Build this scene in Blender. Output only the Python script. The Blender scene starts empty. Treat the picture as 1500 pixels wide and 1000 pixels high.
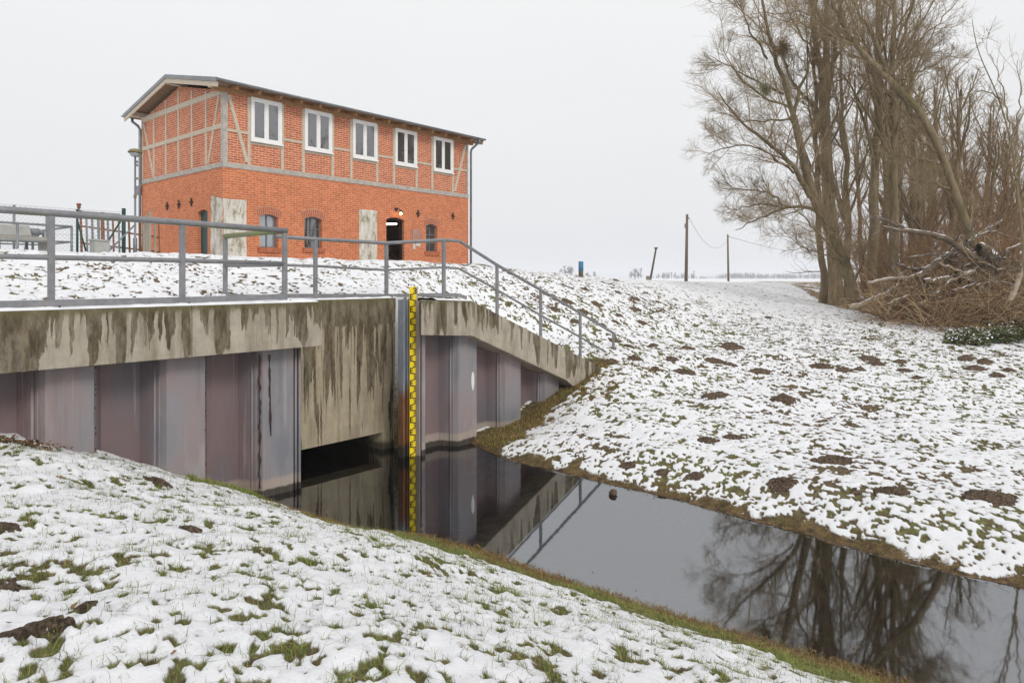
import bpy, math, random
import numpy as np
from mathutils import Vector, Matrix

random.seed(7)
RNG = np.random.default_rng(11)
S = bpy.context.scene
COL = S.collection
PI = math.pi

# ------------------------------------------------------------------ frame of the place
# z = 0 is the water level.  Local frame of the weir: t along the head wall, q back from it.
EYE = 3.36
TH = math.atan2(1000.0, 850.0)
D = np.array([math.cos(TH), math.sin(TH)])
B = np.array([-math.sin(TH), math.cos(TH)])
O = np.array([-2.08, 12.97])
OB = float(O @ B)


def W(t, q, z=0.0):
    p = O + t * D + q * B
    return Vector((float(p[0]), float(p[1]), float(z)))


def loc_of(x, y):
    p = np.array([x, y]) - O
    return float(p @ D), float(p @ B)


def onq(u, v, q):
    """point of the vertical plane q = const seen at photo position (u, v) -> (t, z)"""
    x = (u - 750) / 1000.0
    Y = (q + OB) / (x * B[0] + B[1])
    t = float((np.array([x * Y, Y]) - O) @ D)
    return t, EYE - (v - 408) / 1000.0 * Y


def ont(u, v, t):
    x = (u - 750) / 1000.0
    Y = (t + float(O @ D)) / (x * D[0] + D[1])
    q = float((np.array([x * Y, Y]) - O) @ B)
    return q, EYE - (v - 408) / 1000.0 * Y


def at(u, v, Y):
    return np.array([(u - 750) / 1000.0 * Y, Y, EYE - (v - 408) / 1000.0 * Y])


# ------------------------------------------------------------------ materials
def mat(name):
    m = bpy.data.materials.new(name)
    m.use_nodes = True
    nt = m.node_tree
    nt.nodes.clear()
    out = nt.nodes.new('ShaderNodeOutputMaterial')
    bs = nt.nodes.new('ShaderNodeBsdfPrincipled')
    nt.links.new(bs.outputs[0], out.inputs[0])
    return m, nt, bs, out


class N:
    """small node-building helper"""
    def __init__(self, nt):
        self.nt = nt

    def new(self, typ, **kw):
        n = self.nt.nodes.new(typ)
        for k, v in kw.items():
            setattr(n, k, v)
        return n

    def put(self, sock, val):
        if isinstance(val, bpy.types.NodeSocket):
            self.nt.links.new(val, sock)
        elif val is not None:
            sock.default_value = val

    def coord(self, kind='Object'):
        return self.new('ShaderNodeTexCoord').outputs[kind]

    def math(self, op, a, b=None, clamp=False):
        n = self.new('ShaderNodeMath', operation=op)
        n.use_clamp = clamp
        self.put(n.inputs[0], a)
        if b is not None:
            self.put(n.inputs[1], b)
        return n.outputs[0]

    def noise(self, vec, scale, detail=4.0, rough=0.55, dist=0.0):
        n = self.new('ShaderNodeTexNoise')
        self.put(n.inputs['Vector'], vec)
        n.inputs['Scale'].default_value = scale
        n.inputs['Detail'].default_value = detail
        n.inputs['Roughness'].default_value = rough
        n.inputs['Distortion'].default_value = dist
        return n.outputs['Fac']

    def mapping(self, vec, scale=(1, 1, 1), loc=(0, 0, 0), rot=(0, 0, 0)):
        n = self.new('ShaderNodeMapping')
        self.put(n.inputs['Vector'], vec)
        n.inputs['Scale'].default_value = scale
        n.inputs['Location'].default_value = loc
        n.inputs['Rotation'].default_value = rot
        return n.outputs[0]

    def sep(self, vec):
        n = self.new('ShaderNodeSeparateXYZ')
        self.put(n.inputs[0], vec)
        return n.outputs

    def comb(self, x, y, z):
        n = self.new('ShaderNodeCombineXYZ')
        for i, v in enumerate((x, y, z)):
            self.put(n.inputs[i], v)
        return n.outputs[0]

    def rng(self, v, a, b, c=0.0, d=1.0, smooth=True):
        n = self.new('ShaderNodeMapRange')
        n.interpolation_type = 'SMOOTHSTEP' if smooth else 'LINEAR'
        self.put(n.inputs['Value'], v)
        for k, val in (('From Min', a), ('From Max', b), ('To Min', c), ('To Max', d)):
            self.put(n.inputs[k], val)
        return n.outputs['Result']

    def mix(self, f, a, b, blend='MIX'):
        n = self.new('ShaderNodeMix', data_type='RGBA', blend_type=blend)
        self.put(n.inputs[0], f)
        for s, v in ((n.inputs[6], a), (n.inputs[7], b)):
            if isinstance(v, tuple) and len(v) == 3:
                v = v + (1,)
            self.put(s, v)
        return n.outputs[2]

    def ramp(self, f, stops):
        n = self.new('ShaderNodeValToRGB')
        self.put(n.inputs[0], f)
        el = n.color_ramp.elements
        while len(el) < len(stops):
            el.new(0.5)
        for e, (p, c) in zip(el, stops):
            e.position = p
            e.color = tuple(c) + (1,) if len(c) == 3 else c
        return n.outputs[0]

    def bump(self, h, strength=0.3, dist=0.02):
        n = self.new('ShaderNodeBump')
        self.put(n.inputs['Height'], h)
        n.inputs['Strength'].default_value = strength
        n.inputs['Distance'].default_value = dist
        return n.outputs[0]

    def attr(self, name, out='Fac'):
        return self.new('ShaderNodeAttribute', attribute_name=name).outputs[out]


def simple(name, c1, c2, scale=6.0, rough=0.7, bump=0.15, metallic=0.0, stretch=(1, 1, 1), bscale=None, spec=0.4):
    m, nt, bs, out = mat(name)
    n = N(nt)
    v = n.mapping(n.coord(), stretch)
    f = n.noise(v, scale, 6, 0.6)
    n.put(bs.inputs['Base Color'], n.ramp(f, [(0.3, c1), (0.7, c2)]))
    bs.inputs['Roughness'].default_value = rough
    bs.inputs['Metallic'].default_value = metallic
    bs.inputs['Specular IOR Level'].default_value = spec
    if bump:
        n.put(bs.inputs['Normal'], n.bump(n.noise(v, bscale or scale * 4, 5, 0.6), bump, 0.01))
    return m


def snowy(name, c1, c2, scale=6.0, rough=0.85, amount=0.55, stretch=(1, 1, 1), bump=0.5):
    """bark or timber with snow lying on its upward side"""
    m, nt, bs, out = mat(name)
    n = N(nt)
    v = n.mapping(n.coord(), stretch)
    f = n.noise(v, scale, 6, 0.6)
    base = n.ramp(f, [(0.3, c1), (0.7, c2)])
    g = n.new('ShaderNodeNewGeometry')
    nz = n.sep(g.outputs['Normal'])[2]
    s = n.math('ADD', nz, n.math('MULTIPLY', n.math('SUBTRACT', n.noise(n.coord(), 5, 4), 0.5), 0.9))
    s = n.rng(s, amount, amount + 0.15)
    n.put(bs.inputs['Base Color'], n.mix(s, base, (0.84, 0.85, 0.87)))
    bs.inputs['Roughness'].default_value = rough
    n.put(bs.inputs['Normal'], n.bump(n.noise(v, scale * 3, 6, 0.7), bump, 0.02))
    return m


M = {}


def make_materials():
    # --- ground: snow over grass and soil
    m, nt, bs, out = mat('snowy ground')
    n = N(nt)
    co = n.coord('Object')
    sn = n.attr('snow')
    far = n.attr('far')
    wet = n.attr('wet')
    lit = n.attr('litter')
    fine = n.noise(co, 26, 3, 0.6)
    mid = n.noise(n.mapping(co, (1, 1, 0.2)), 5.0, 5, 0.62)
    big = n.noise(n.mapping(co, (1, 1, 0.2)), 0.22, 3, 0.5)
    f = n.math('ADD', sn, n.math('MULTIPLY', n.math('SUBTRACT', fine, 0.5), 0.8))
    farf = n.math('MULTIPLY', n.math('SUBTRACT', mid, 0.5), n.math('MULTIPLY', far, 3.0))
    f = n.math('ADD', f, farf)
    f = n.rng(f, 0.30, 0.70)
    g1 = n.ramp(n.noise(co, 9, 5, 0.65), [(0.34, (0.045, 0.032, 0.018)), (0.45, (0.15, 0.115, 0.056)), (0.54, (0.13, 0.15, 0.046)), (0.66, (0.28, 0.235, 0.11))])
    soil = n.ramp(n.noise(co, 14, 6, 0.7), [(0.35, (0.04, 0.027, 0.017)), (0.5, (0.125, 0.085, 0.052)), (0.66, (0.25, 0.175, 0.11))])
    g1 = n.mix(n.rng(big, 0.45, 0.6), g1, soil)
    straw = n.ramp(n.noise(co, 16, 5, 0.7), [(0.35, (0.09, 0.055, 0.028)), (0.5, (0.26, 0.17, 0.085)), (0.65, (0.44, 0.32, 0.17))])
    g1 = n.mix(lit, g1, straw)
    mud = n.ramp(n.noise(co, 7, 6, 0.7), [(0.35, (0.035, 0.024, 0.014)), (0.5, (0.115, 0.075, 0.036)), (0.65, (0.22, 0.145, 0.07))])
    g1 = n.mix(wet, g1, mud)
    deep_dark = n.ramp(n.noise(co, 3, 4), [(0.3, (0.008, 0.006, 0.004)), (0.8, (0.02, 0.014, 0.008))])
    z = n.sep(co)[2]
    g1 = n.mix(n.rng(z, -0.10, -0.42), g1, deep_dark)  # bed colour darkens with depth, standing in for light lost in deep water
    snowc = n.mix(n.noise(co, 2.5, 4), (0.79, 0.80, 0.83), (0.87, 0.875, 0.89))
    n.put(bs.inputs['Base Color'], n.mix(f, g1, snowc))
    n.put(bs.inputs['Roughness'], n.mix(f, (0.8, 0.8, 0.8), (0.6, 0.6, 0.6)))
    bs.inputs['Specular IOR Level'].default_value = 0.25
    h = n.math('ADD', n.math('MULTIPLY', n.noise(co, 75, 4, 0.75), 0.5), n.math('ADD', n.math('MULTIPLY', n.noise(co, 14, 4, 0.6), 0.8), n.math('MULTIPLY', f, 0.7)))
    n.put(bs.inputs['Normal'], n.bump(h, 0.7, 0.035))
    M['ground'] = m

    # --- water
    m, nt, bs, out = mat('still dark water')
    nt.nodes.remove(bs)
    n = N(nt)
    co = n.coord('Object')
    fr = n.new('ShaderNodeFresnel')
    fr.inputs['IOR'].default_value = 3.6
    rip = n.bump(n.noise(n.mapping(co, (1.0, 1.0, 1)), 2.2, 3, 0.5), 0.03, 0.02)
    n.put(fr.inputs['Normal'], rip)
    gl = n.new('ShaderNodeBsdfGlossy')
    gl.inputs['Roughness'].default_value = 0.032
    gl.inputs['Color'].default_value = (0.94, 0.965, 1.0, 1)
    n.put(gl.inputs['Normal'], rip)
    tr = n.new('ShaderNodeBsdfTransparent')
    tr.inputs['Color'].default_value = (0.50, 0.41, 0.29, 1)
    mx = n.new('ShaderNodeMixShader')
    n.put(mx.inputs[0], fr.outputs[0])
    nt.links.new(tr.outputs[0], mx.inputs[1])
    nt.links.new(gl.outputs[0], mx.inputs[2])
    nt.links.new(mx.outputs[0], out.inputs[0])
    M['water'] = m

    # --- brick
    def brick(name, rowoff, c1, c2, mort, pale=0.35):
        m, nt, bs, out = mat(name)
        n = N(nt)
        co = n.coord('Object')
        x, y, z = n.sep(co)
        uv = n.comb(n.math('ADD', x, y), n.math('ADD', z, rowoff), 0.0)
        wob = n.noise(co, 3, 2)
        br = n.new('ShaderNodeTexBrick')
        n.put(br.inputs['Vector'], uv)
        br.offset = 0.5
        br.inputs['Scale'].default_value = 1.0
        br.inputs['Brick Width'].default_value = 0.25
        br.inputs['Row Height'].default_value = 0.077
        br.inputs['Mortar Size'].default_value = 0.009
        br.inputs['Mortar Smooth'].default_value = 0.3
        br.inputs['Bias'].default_value = -0.1
        n.put(br.inputs['Color1'], c1 + (1,))
        n.put(br.inputs['Color2'], c2 + (1,))
        n.put(br.inputs['Mortar'], mort + (1,))
        # every brick its own burn
        bx = n.math('FLOOR', n.math('DIVIDE', n.math('ADD', x, y), 0.125))
        bz = n.math('FLOOR', n.math('DIVIDE', n.math('ADD', z, rowoff), 0.077))
        wn = n.new('ShaderNodeTexWhiteNoise', noise_dimensions='2D')
        n.put(wn.inputs['Vector'], n.comb(bx, bz, 0.0))
        tone = n.rng(wn.outputs['Value'], 0.0, 1.0, 0.86, 1.10, smooth=False)
        c = n.mix(1.0, br.outputs['Color'], n.comb(tone, tone, tone), 'MULTIPLY')
        weather = n.noise(n.mapping(co, (0.9, 0.9, 0.5)), 1.6, 6, 0.65)
        c = n.mix(n.math('MULTIPLY', n.rng(weather, 0.5, 0.75), pale), c, (0.64, 0.27, 0.14))
        c = n.mix(n.math('MULTIPLY', n.rng(weather, 0.45, 0.25), 0.35), c, (0.24, 0.06, 0.025))
        n.put(bs.inputs['Base Color'], c)
        bs.inputs['Roughness'].default_value = 0.85
        bs.inputs['Specular IOR Level'].default_value = 0.2
        h = n.math('SUBTRACT', n.math('MULTIPLY', n.noise(co, 40, 4), 0.4), br.outputs['Fac'])
        n.put(bs.inputs['Normal'], n.bump(h, 0.5, 0.008))
        return m
    M['brick'] = brick('orange red brickwork', 0.0, (0.60, 0.175, 0.066), (0.50, 0.13, 0.048), (0.58, 0.38, 0.26))
    M['infill'] = brick('brick infill', 0.03, (0.56, 0.155, 0.062), (0.42, 0.10, 0.04), (0.66, 0.53, 0.41), 0.1)
    M['soldier'] = simple('brick on edge', (0.32, 0.075, 0.03), (0.52, 0.16, 0.065), 9, 0.85, 0.4)
    M['mortar'] = simple('mortar joints', (0.42, 0.34, 0.27), (0.55, 0.46, 0.38), 20, 0.9, 0.3)

    M['timber'] = simple('weathered grey timber', (0.41, 0.345, 0.265), (0.62, 0.54, 0.43), 5, 0.85, 0.35, stretch=(3, 3, 3), bscale=30)
    M['timber_grey'] = simple('silver grey timber', (0.31, 0.285, 0.255), (0.5, 0.46, 0.41), 6, 0.85, 0.35, bscale=30)
    M['timber_new'] = simple('honey coloured rafters', (0.24, 0.125, 0.055), (0.42, 0.235, 0.105), 4, 0.7, 0.2, stretch=(3, 3, 6))
    M['soffit'] = simple('brown roof boards', (0.19, 0.115, 0.06), (0.33, 0.21, 0.115), 5, 0.8, 0.2, stretch=(1, 8, 1))
    M['zinc'] = simple('grey sheet metal', (0.17, 0.18, 0.19), (0.27, 0.28, 0.295), 3, 0.4, 0.05, metallic=0.5)
    M['roofing'] = simple('dark roofing felt', (0.12, 0.125, 0.13), (0.2, 0.2, 0.21), 6, 0.8, 0.2)
    M['white'] = simple('white paint', (0.76, 0.755, 0.74), (0.84, 0.84, 0.83), 8, 0.45, 0.03)
    M['plaster'] = None
    m, nt, bs, out = mat('patchy cement render')
    n = N(nt)
    co = n.coord()
    f = n.noise(n.mapping(co, (1.8, 1.8, 0.75)), 2.6, 8, 0.7, 0.35)
    c = n.ramp(f, [(0.36, (0.24, 0.205, 0.14)), (0.44, (0.40, 0.365, 0.28)), (0.50, (0.56, 0.53, 0.46)), (0.64, (0.70, 0.68, 0.63))])
    n.put(bs.inputs['Base Color'], c)
    bs.inputs['Roughness'].default_value = 0.95
    n.put(bs.inputs['Normal'], n.bump(n.noise(co, 9, 7, 0.65), 0.6, 0.02))
    M['plaster'] = m
    M['teal'] = simple('dark teal door paint', (0.008, 0.05, 0.052), (0.014, 0.075, 0.075), 4, 0.4, 0.05)
    M['iron'] = simple('rusty wrought iron', (0.03, 0.015, 0.01), (0.085, 0.032, 0.018), 20, 0.8, 0.4)
    M['black'] = simple('black paint', (0.012, 0.012, 0.012), (0.025, 0.025, 0.025), 10, 0.5, 0.05)
    M['sash'] = simple('grey metal sash', (0.10, 0.11, 0.12), (0.2, 0.21, 0.22), 6, 0.5, 0.05)
    M['inside'] = simple('dark room inside', (0.07, 0.032, 0.02), (0.13, 0.065, 0.04), 3, 0.9, 0.1)
    M['stair'] = simple('old brown stair wood', (0.14, 0.085, 0.035), (0.26, 0.17, 0.07), 4, 0.7, 0.1)

    def glass(name, refl, dark, alpha=None):
        m, nt, bs, out = mat(name)
        nt.nodes.remove(bs)
        n = N(nt)
        co = n.coord()
        df = n.new('ShaderNodeBsdfDiffuse')
        n.put(df.inputs['Color'], n.mix(n.noise(co, 3, 4), dark, tuple(1.7 * c for c in dark)))
        gl = n.new('ShaderNodeBsdfGlossy')
        gl.inputs['Color'].default_value = (0.92, 0.93, 0.95, 1)
        gl.inputs['Roughness'].default_value = 0.015
        n.put(gl.inputs['Normal'], n.bump(n.noise(co, 1.4, 2), 0.05, 0.02))
        mx = n.new('ShaderNodeMixShader')
        mx.inputs[0].default_value = refl
        nt.links.new(df.outputs[0], mx.inputs[1])
        nt.links.new(gl.outputs[0], mx.inputs[2])
        nt.links.new(mx.outputs[0], out.inputs[0])
        return m
    M['glass'] = glass('window glass', 0.24, (0.035, 0.034, 0.034))
    M['glass_pale'] = glass('pale blue grey glass', 0.28, (0.16, 0.19, 0.21))
    M['glass_dirty'] = glass('dirty old glass', 0.22, (0.035, 0.034, 0.034))

    def emit(name, c, s):
        m, nt, bs, out = mat(name)
        bs.inputs['Base Color'].default_value = c + (1,)
        bs.inputs['Emission Color'].default_value = c + (1,)
        bs.inputs['Emission Strength'].default_value = s
        return m
    M['tube'] = emit('lit fluorescent tube', (1.0, 0.82, 0.66), 9.0)
    M['bulb'] = emit('lit warm bulb', (1.0, 0.62, 0.2), 14.0)

    # --- concrete with running stains
    def concrete(name, ztop, band, drop, freq, light=((0.31, 0.275, 0.222), (0.485, 0.433, 0.35)), slope=0.0, moss=0.5, heavy=None):
        m, nt, bs, out = mat(name)
        n = N(nt)
        co = n.coord()
        x, y, z = n.sep(co)
        depth = n.math('SUBTRACT', ztop, z)
        if slope:
            depth = n.math('SUBTRACT', depth, n.math('MULTIPLY', n.math('MAXIMUM', n.math('SUBTRACT', x, slope[0]), 0.0), slope[1]))
        wob = n.math('MULTIPLY', n.math('SUBTRACT', n.noise(n.mapping(co, (6, 6, 9)), 1.0, 3), 0.5), 0.05)
        xx = n.math('ADD', n.math('ADD', x, n.math('MULTIPLY', y, 0.7)), wob)

        def drips(fq, seed, lo, ln):
            col = n.noise(n.comb(n.math('MULTIPLY', xx, fq), seed, n.math('MULTIPLY', z, 0.35)), 1.0, 2.0, 0.5)
            big = n.noise(n.comb(n.math('MULTIPLY', xx, fq * 0.42), seed + 5, 0.0), 1.0, 2.0, 0.6)
            if heavy:
                lo_ = n.math('SUBTRACT', lo, n.math('MULTIPLY', n.rng(x, heavy[0], heavy[1]), heavy[2]))
                big = n.math('ADD', big, n.math('MULTIPLY', n.rng(x, heavy[0], heavy[1]), 0.14))
            else:
                lo_ = lo
            L = n.math('MULTIPLY', n.rng(n.math('SUBTRACT', col, lo_), 0.0, 0.07), n.rng(big, 0.30, 0.68, 0.12 * ln, 1.2 * ln, smooth=False))
            rag = n.math('MULTIPLY', n.math('SUBTRACT', n.noise(co, 18, 4, 0.7), 0.5), 0.10)
            return n.rng(n.math('SUBTRACT', n.math('ADD', n.math('ADD', L, rag), band), depth), -0.03, 0.035)
        d1 = drips(freq, 1.7, 0.50, drop)
        d2 = drips(freq * 2.2, 7.3, 0.52, drop * 0.75)
        top = n.rng(n.math('SUBTRACT', n.math('ADD', band, n.math('MULTIPLY', n.math('SUBTRACT', n.noise(n.mapping(co, (1, 1, 0.4)), 5, 5, 0.7), 0.5), band * 1.6)), depth), -0.05, 0.08)
        stain = n.math('MAXIMUM', n.math('MAXIMUM', d1, d2), top)
        base = n.ramp(n.noise(co, 4, 8, 0.7), [(0.25, light[0]), (0.75, light[1])])
        pit = n.rng(n.noise(co, 30, 5, 0.8), 0.6, 0.75)
        base = n.mix(n.math('MULTIPLY', pit, 0.6), base, (0.16, 0.14, 0.11))
        grime = n.noise(n.mapping(co, (1, 1, 0.25)), 2.6, 7, 0.72)
        base = n.mix(n.math('MULTIPLY', n.rng(grime, 0.48, 0.68), 0.55), base, (0.20, 0.165, 0.115))
        wash = n.noise(n.comb(n.math('MULTIPLY', xx, freq * 0.8), 4.0, n.math('MULTIPLY', z, 0.5)), 1.0, 5.0, 0.7)
        base = n.mix(n.math('MULTIPLY', n.rng(wash, 0.46, 0.66), 0.55), base, (0.19, 0.155, 0.10))
        base = n.mix(n.math('MULTIPLY', n.rng(wash, 0.42, 0.32), 0.4), base, (0.55, 0.50, 0.42))
        dark = n.ramp(n.noise(n.mapping(co, (2.2, 2.2, 0.5)), 5, 7, 0.75), [(0.36, (0.05, 0.038, 0.022)), (0.5, (0.105, 0.083, 0.05)), (0.66, (0.19, 0.155, 0.10))])
        c = n.mix(n.math('MULTIPLY', stain, n.rng(n.noise(n.mapping(co, (3, 3, 0.8)), 2, 5, 0.7), 0.36, 0.58, 0.55, 1.0)), base, dark)
        mossm = n.math('MULTIPLY', n.rng(n.math('ADD', depth, n.math('MULTIPLY', n.math('SUBTRACT', n.noise(co, 9, 5, 0.7), 0.5), 0.22)), 0.16, 0.0), moss)
        c = n.mix(mossm, c, (0.13, 0.12, 0.05))
        foot = n.math('MULTIPLY', n.rng(n.math('ADD', n.new_abs_z(), n.math('MULTIPLY', n.noise(co, 6, 4), 0.12)), 0.26, 0.14), 0.85)
        c = n.mix(foot, c, (0.035, 0.028, 0.018))
        n.put(bs.inputs['Base Color'], c)
        bs.inputs['Roughness'].default_value = 0.9
        bs.inputs['Specular IOR Level'].default_value = 0.25
        n.put(bs.inputs['Normal'], n.bump(n.noise(co, 25, 7, 0.75), 0.4, 0.012))
        return m

    def new_abs_z(self):
        g = self.new('ShaderNodeNewGeometry')
        return self.sep(g.outputs['Position'])[2]
    N.new_abs_z = new_abs_z
    M['conc_left'] = concrete('stained concrete coping', 2.985, 0.06, 0.62, 6.0, heavy=(-2.5, -3.4, 0.03))
    M['conc_head'] = concrete('stained concrete head wall', 2.97, 0.50, 2.5, 9.0, ((0.31, 0.26, 0.18), (0.48, 0.41, 0.29)))
    M['conc_right'] = concrete('stained sloping coping', 2.93, 0.03, 0.80, 5.5, slope=(1.5, 0.372), moss=0.3)
    M['conc_plain'] = simple('plain concrete', (0.25, 0.24, 0.21), (0.4, 0.385, 0.35), 4, 0.9, 0.3, bscale=30)
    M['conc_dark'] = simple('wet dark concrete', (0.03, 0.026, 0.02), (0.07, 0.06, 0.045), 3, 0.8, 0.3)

    # --- painted sheet piles
    m, nt, bs, out = mat('faded purple grey steel paint')
    n = N(nt)
    co = n.coord()
    g = n.new('ShaderNodeNewGeometry')
    px, py, pz = n.sep(g.outputs['Position'])
    pos = g.outputs['Position']
    f = n.noise(n.mapping(pos, (1, 1, 0.35)), 1.3, 5, 0.6)
    c = n.ramp(f, [(0.34, (0.19, 0.195, 0.215)), (0.46, (0.255, 0.24, 0.25)), (0.56, (0.285, 0.228, 0.228)), (0.68, (0.36, 0.33, 0.32))])
    f2 = n.noise(n.mapping(pos, (1, 1, 0.6), (3, 7, 1)), 2.4, 6, 0.65)
    c = n.mix(n.math('MULTIPLY', n.rng(f2, 0.56, 0.72), 0.55), c, (0.24, 0.26, 0.30))
    spk = n.rng(n.noise(pos, 22, 6, 0.8), 0.68, 0.76)
    c = n.mix(n.math('MULTIPLY', spk, 0.5), c, (0.16, 0.09, 0.06))
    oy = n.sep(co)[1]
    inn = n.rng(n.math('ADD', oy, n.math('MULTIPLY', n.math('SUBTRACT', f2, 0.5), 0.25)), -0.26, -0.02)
    c = n.mix(n.math('MULTIPLY', inn, 0.85), c, n.mix(n.rng(f, 0.38, 0.62), (0.14, 0.118, 0.13), (0.185, 0.123, 0.122)))  # recessed pans: redder paint, with the shade of the recess darkened into it
    coping_shade = n.rng(n.math('ADD', pz, n.math('MULTIPLY', n.math('SUBTRACT', n.noise(pos, 3, 4), 0.5), 0.5)), 1.75, 2.5)
    c = n.mix(n.math('MULTIPLY', coping_shade, 0.35), c, (0.12, 0.10, 0.10))  # shade below the coping, mixed into the pile colour
    zz = n.math('ADD', pz, n.math('MULTIPLY', n.math('SUBTRACT', n.noise(n.mapping(pos, (1, 1, 0.3)), 5, 5, 0.7), 0.5), 0.10))
    low = n.rng(zz, 0.30, 0.22)
    c = n.mix(n.math('MULTIPLY', low, 0.75), c, (0.40, 0.33, 0.27))
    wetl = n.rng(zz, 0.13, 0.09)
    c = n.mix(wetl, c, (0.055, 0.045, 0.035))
    vs_ = n.noise(n.mapping(pos, (9, 9, 0.35)), 1.0, 5, 0.7)
    c = n.mix(n.math('MULTIPLY', n.rng(vs_, 0.54, 0.66), 0.38), c, (0.17, 0.145, 0.14))
    c = n.mix(n.math('MULTIPLY', n.rng(vs_, 0.42, 0.34), 0.3), c, (0.46, 0.43, 0.42))
    rb_ = n.noise(n.mapping(pos, (14, 14, 1.6)), 1.0, 6, 0.75)
    c = n.mix(n.math('MULTIPLY', n.rng(rb_, 0.63, 0.70), 0.6), c, (0.20, 0.095, 0.05))
    n.put(bs.inputs['Base Color'], c)
    bs.inputs['Roughness'].default_value = 0.55
    bs.inputs['Specular IOR Level'].default_value = 0.35
    n.put(bs.inputs['Normal'], n.bump(n.noise(pos, 16, 6, 0.7), 0.12, 0.01))
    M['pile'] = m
    M['seam'] = simple('steel interlock', (0.26, 0.22, 0.22), (0.36, 0.32, 0.31), 8, 0.5, 0.2, stretch=(1, 1, .3))
    M['tar'] = simple('dark tar run', (0.02, 0.012, 0.012), (0.05, 0.025, 0.022), 12, 0.4, 0.2)
    M['whitesplash'] = simple('white paint splash', (0.66, 0.64, 0.66), (0.75, 0.73, 0.74), 12, 0.6, 0.05)

    # --- blue / rust guide
    m, nt, bs, out = mat('blue paint turning to rust')
    n = N(nt)
    g = n.new('ShaderNodeNewGeometry')
    pos = g.outputs['Position']
    pz = n.sep(pos)[2]
    nz = n.noise(n.mapping(pos, (4, 4, 0.8)), 2.0, 5, 0.7)
    blue = n.ramp(nz, [(0.3, (0.13, 0.15, 0.19)), (0.7, (0.28, 0.30, 0.33))])
    rust = n.ramp(n.noise(n.mapping(pos, (6, 6, 0.7)), 3.0, 6, 0.7), [(0.3, (0.09, 0.04, 0.02)), (0.55, (0.19, 0.08, 0.032)), (0.75, (0.29, 0.185, 0.085))])
    f = n.rng(n.math('ADD', pz, n.math('MULTIPLY', n.math('SUBTRACT', nz, 0.5), 0.7)), 1.45, 1.05)
    c = n.mix(f, blue, rust)
    c = n.mix(n.rng(pz, 0.3, 0.16), c, (0.03, 0.025, 0.02))
    n.put(bs.inputs['Base Color'], c)
    bs.inputs['Roughness'].default_value = 0.6
    n.put(bs.inputs['Normal'], n.bump(n.noise(pos, 20, 5), 0.2, 0.01))
    M['guide'] = m
    M['rail'] = None
    m, nt, bs, out = mat('galvanised pipe with green algae')
    n = N(nt)
    g = n.new('ShaderNodeNewGeometry')
    pos = g.outputs['Position']
    nzv = n.sep(g.outputs['Normal'])[2]
    c = n.ramp(n.noise(pos, 7, 6, 0.7), [(0.3, (0.175, 0.175, 0.185)), (0.7, (0.275, 0.275, 0.285))])
    al = n.math('MULTIPLY', n.rng(nzv, -0.2, -0.8), n.rng(n.noise(pos, 1.6, 4), 0.42, 0.62))
    c = n.mix(n.math('MULTIPLY', al, 0.7), c, (0.13, 0.15, 0.05))
    n.put(bs.inputs['Base Color'], c)
    bs.inputs['Metallic'].default_value = 0.25
    bs.inputs['Roughness'].default_value = 0.55
    n.put(bs.inputs['Normal'], n.bump(n.noise(pos, 40, 4), 0.1, 0.005))
    M['rail'] = m
    M['rail_moss'] = simple('pipe covered in moss', (0.20, 0.20, 0.15), (0.20, 0.24, 0.06), 5, 0.8, 0.4)
    M['yellow'] = simple('yellow enamel', (0.83, 0.60, 0.005), (0.90, 0.68, 0.012), 6, 0.4, 0.03)
    M['gaugeblack'] = simple('black enamel', (0.012, 0.012, 0.014), (0.025, 0.024, 0.026), 8, 0.4, 0.02)
    M['greypaint'] = simple('grey painted steel', (0.16, 0.17, 0.18), (0.25, 0.26, 0.27), 5, 0.5, 0.08)
    M['green'] = simple('dark green post paint', (0.01, 0.036, 0.03), (0.022, 0.07, 0.055), 7, 0.5, 0.1)
    M['rust'] = simple('brown rust', (0.14, 0.05, 0.02), (0.29, 0.13, 0.055), 9, 0.85, 0.3)
    M['palegrey'] = simple('pale grey cabinet', (0.33, 0.33, 0.305), (0.42, 0.42, 0.39), 6, 0.5, 0.05)
    M['wood_grey'] = snowy('weathered fence wood', (0.22, 0.20, 0.165), (0.40, 0.37, 0.30), 6, 0.9, 0.9, (1, 1, 0.2), 0.3)
    M['pole'] = simple('old pole wood', (0.10, 0.075, 0.05), (0.19, 0.15, 0.105), 5, 0.9, 0.4, stretch=(3, 3, 0.4))
    M['bluepaint'] = simple('blue paint', (0.03, 0.14, 0.27), (0.06, 0.22, 0.36), 8, 0.5, 0.1)
    M['wire'] = simple('grey wire', (0.12, 0.12, 0.125), (0.2, 0.2, 0.2), 8, 0.5, 0)
    M['mesh'] = simple('galvanised mesh wire', (0.33, 0.335, 0.345), (0.43, 0.435, 0.445), 8, 0.5, 0)
    M['cap_lamp'] = simple('mossy lamp hood', (0.14, 0.125, 0.05), (0.27, 0.235, 0.11), 12, 0.8, 0.3)
    M['snow'] = None
    m, nt, bs, out = mat('fresh snow')
    n = N(nt)
    co = n.coord()
    n.put(bs.inputs['Base Color'], n.mix(n.noise(co, 8, 4), (0.82, 0.83, 0.86), (0.90, 0.905, 0.915)))
    bs.inputs['Roughness'].default_value = 0.6
    n.put(bs.inputs['Normal'], n.bump(n.noise(co, 22, 5, 0.6), 0.5, 0.02))
    M['snow'] = m
    m, nt, bs, out = mat('loose dark soil')
    n = N(nt)
    g = n.new('ShaderNodeNewGeometry')
    co = g.outputs['Position']
    c = n.ramp(n.noise(co, 24, 6, 0.75), [(0.36, (0.03, 0.02, 0.013)), (0.5, (0.125, 0.083, 0.052)), (0.64, (0.29, 0.205, 0.135))])
    sm = n.rng(n.noise(co, 9, 5, 0.7), 0.68, 0.72)
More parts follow.
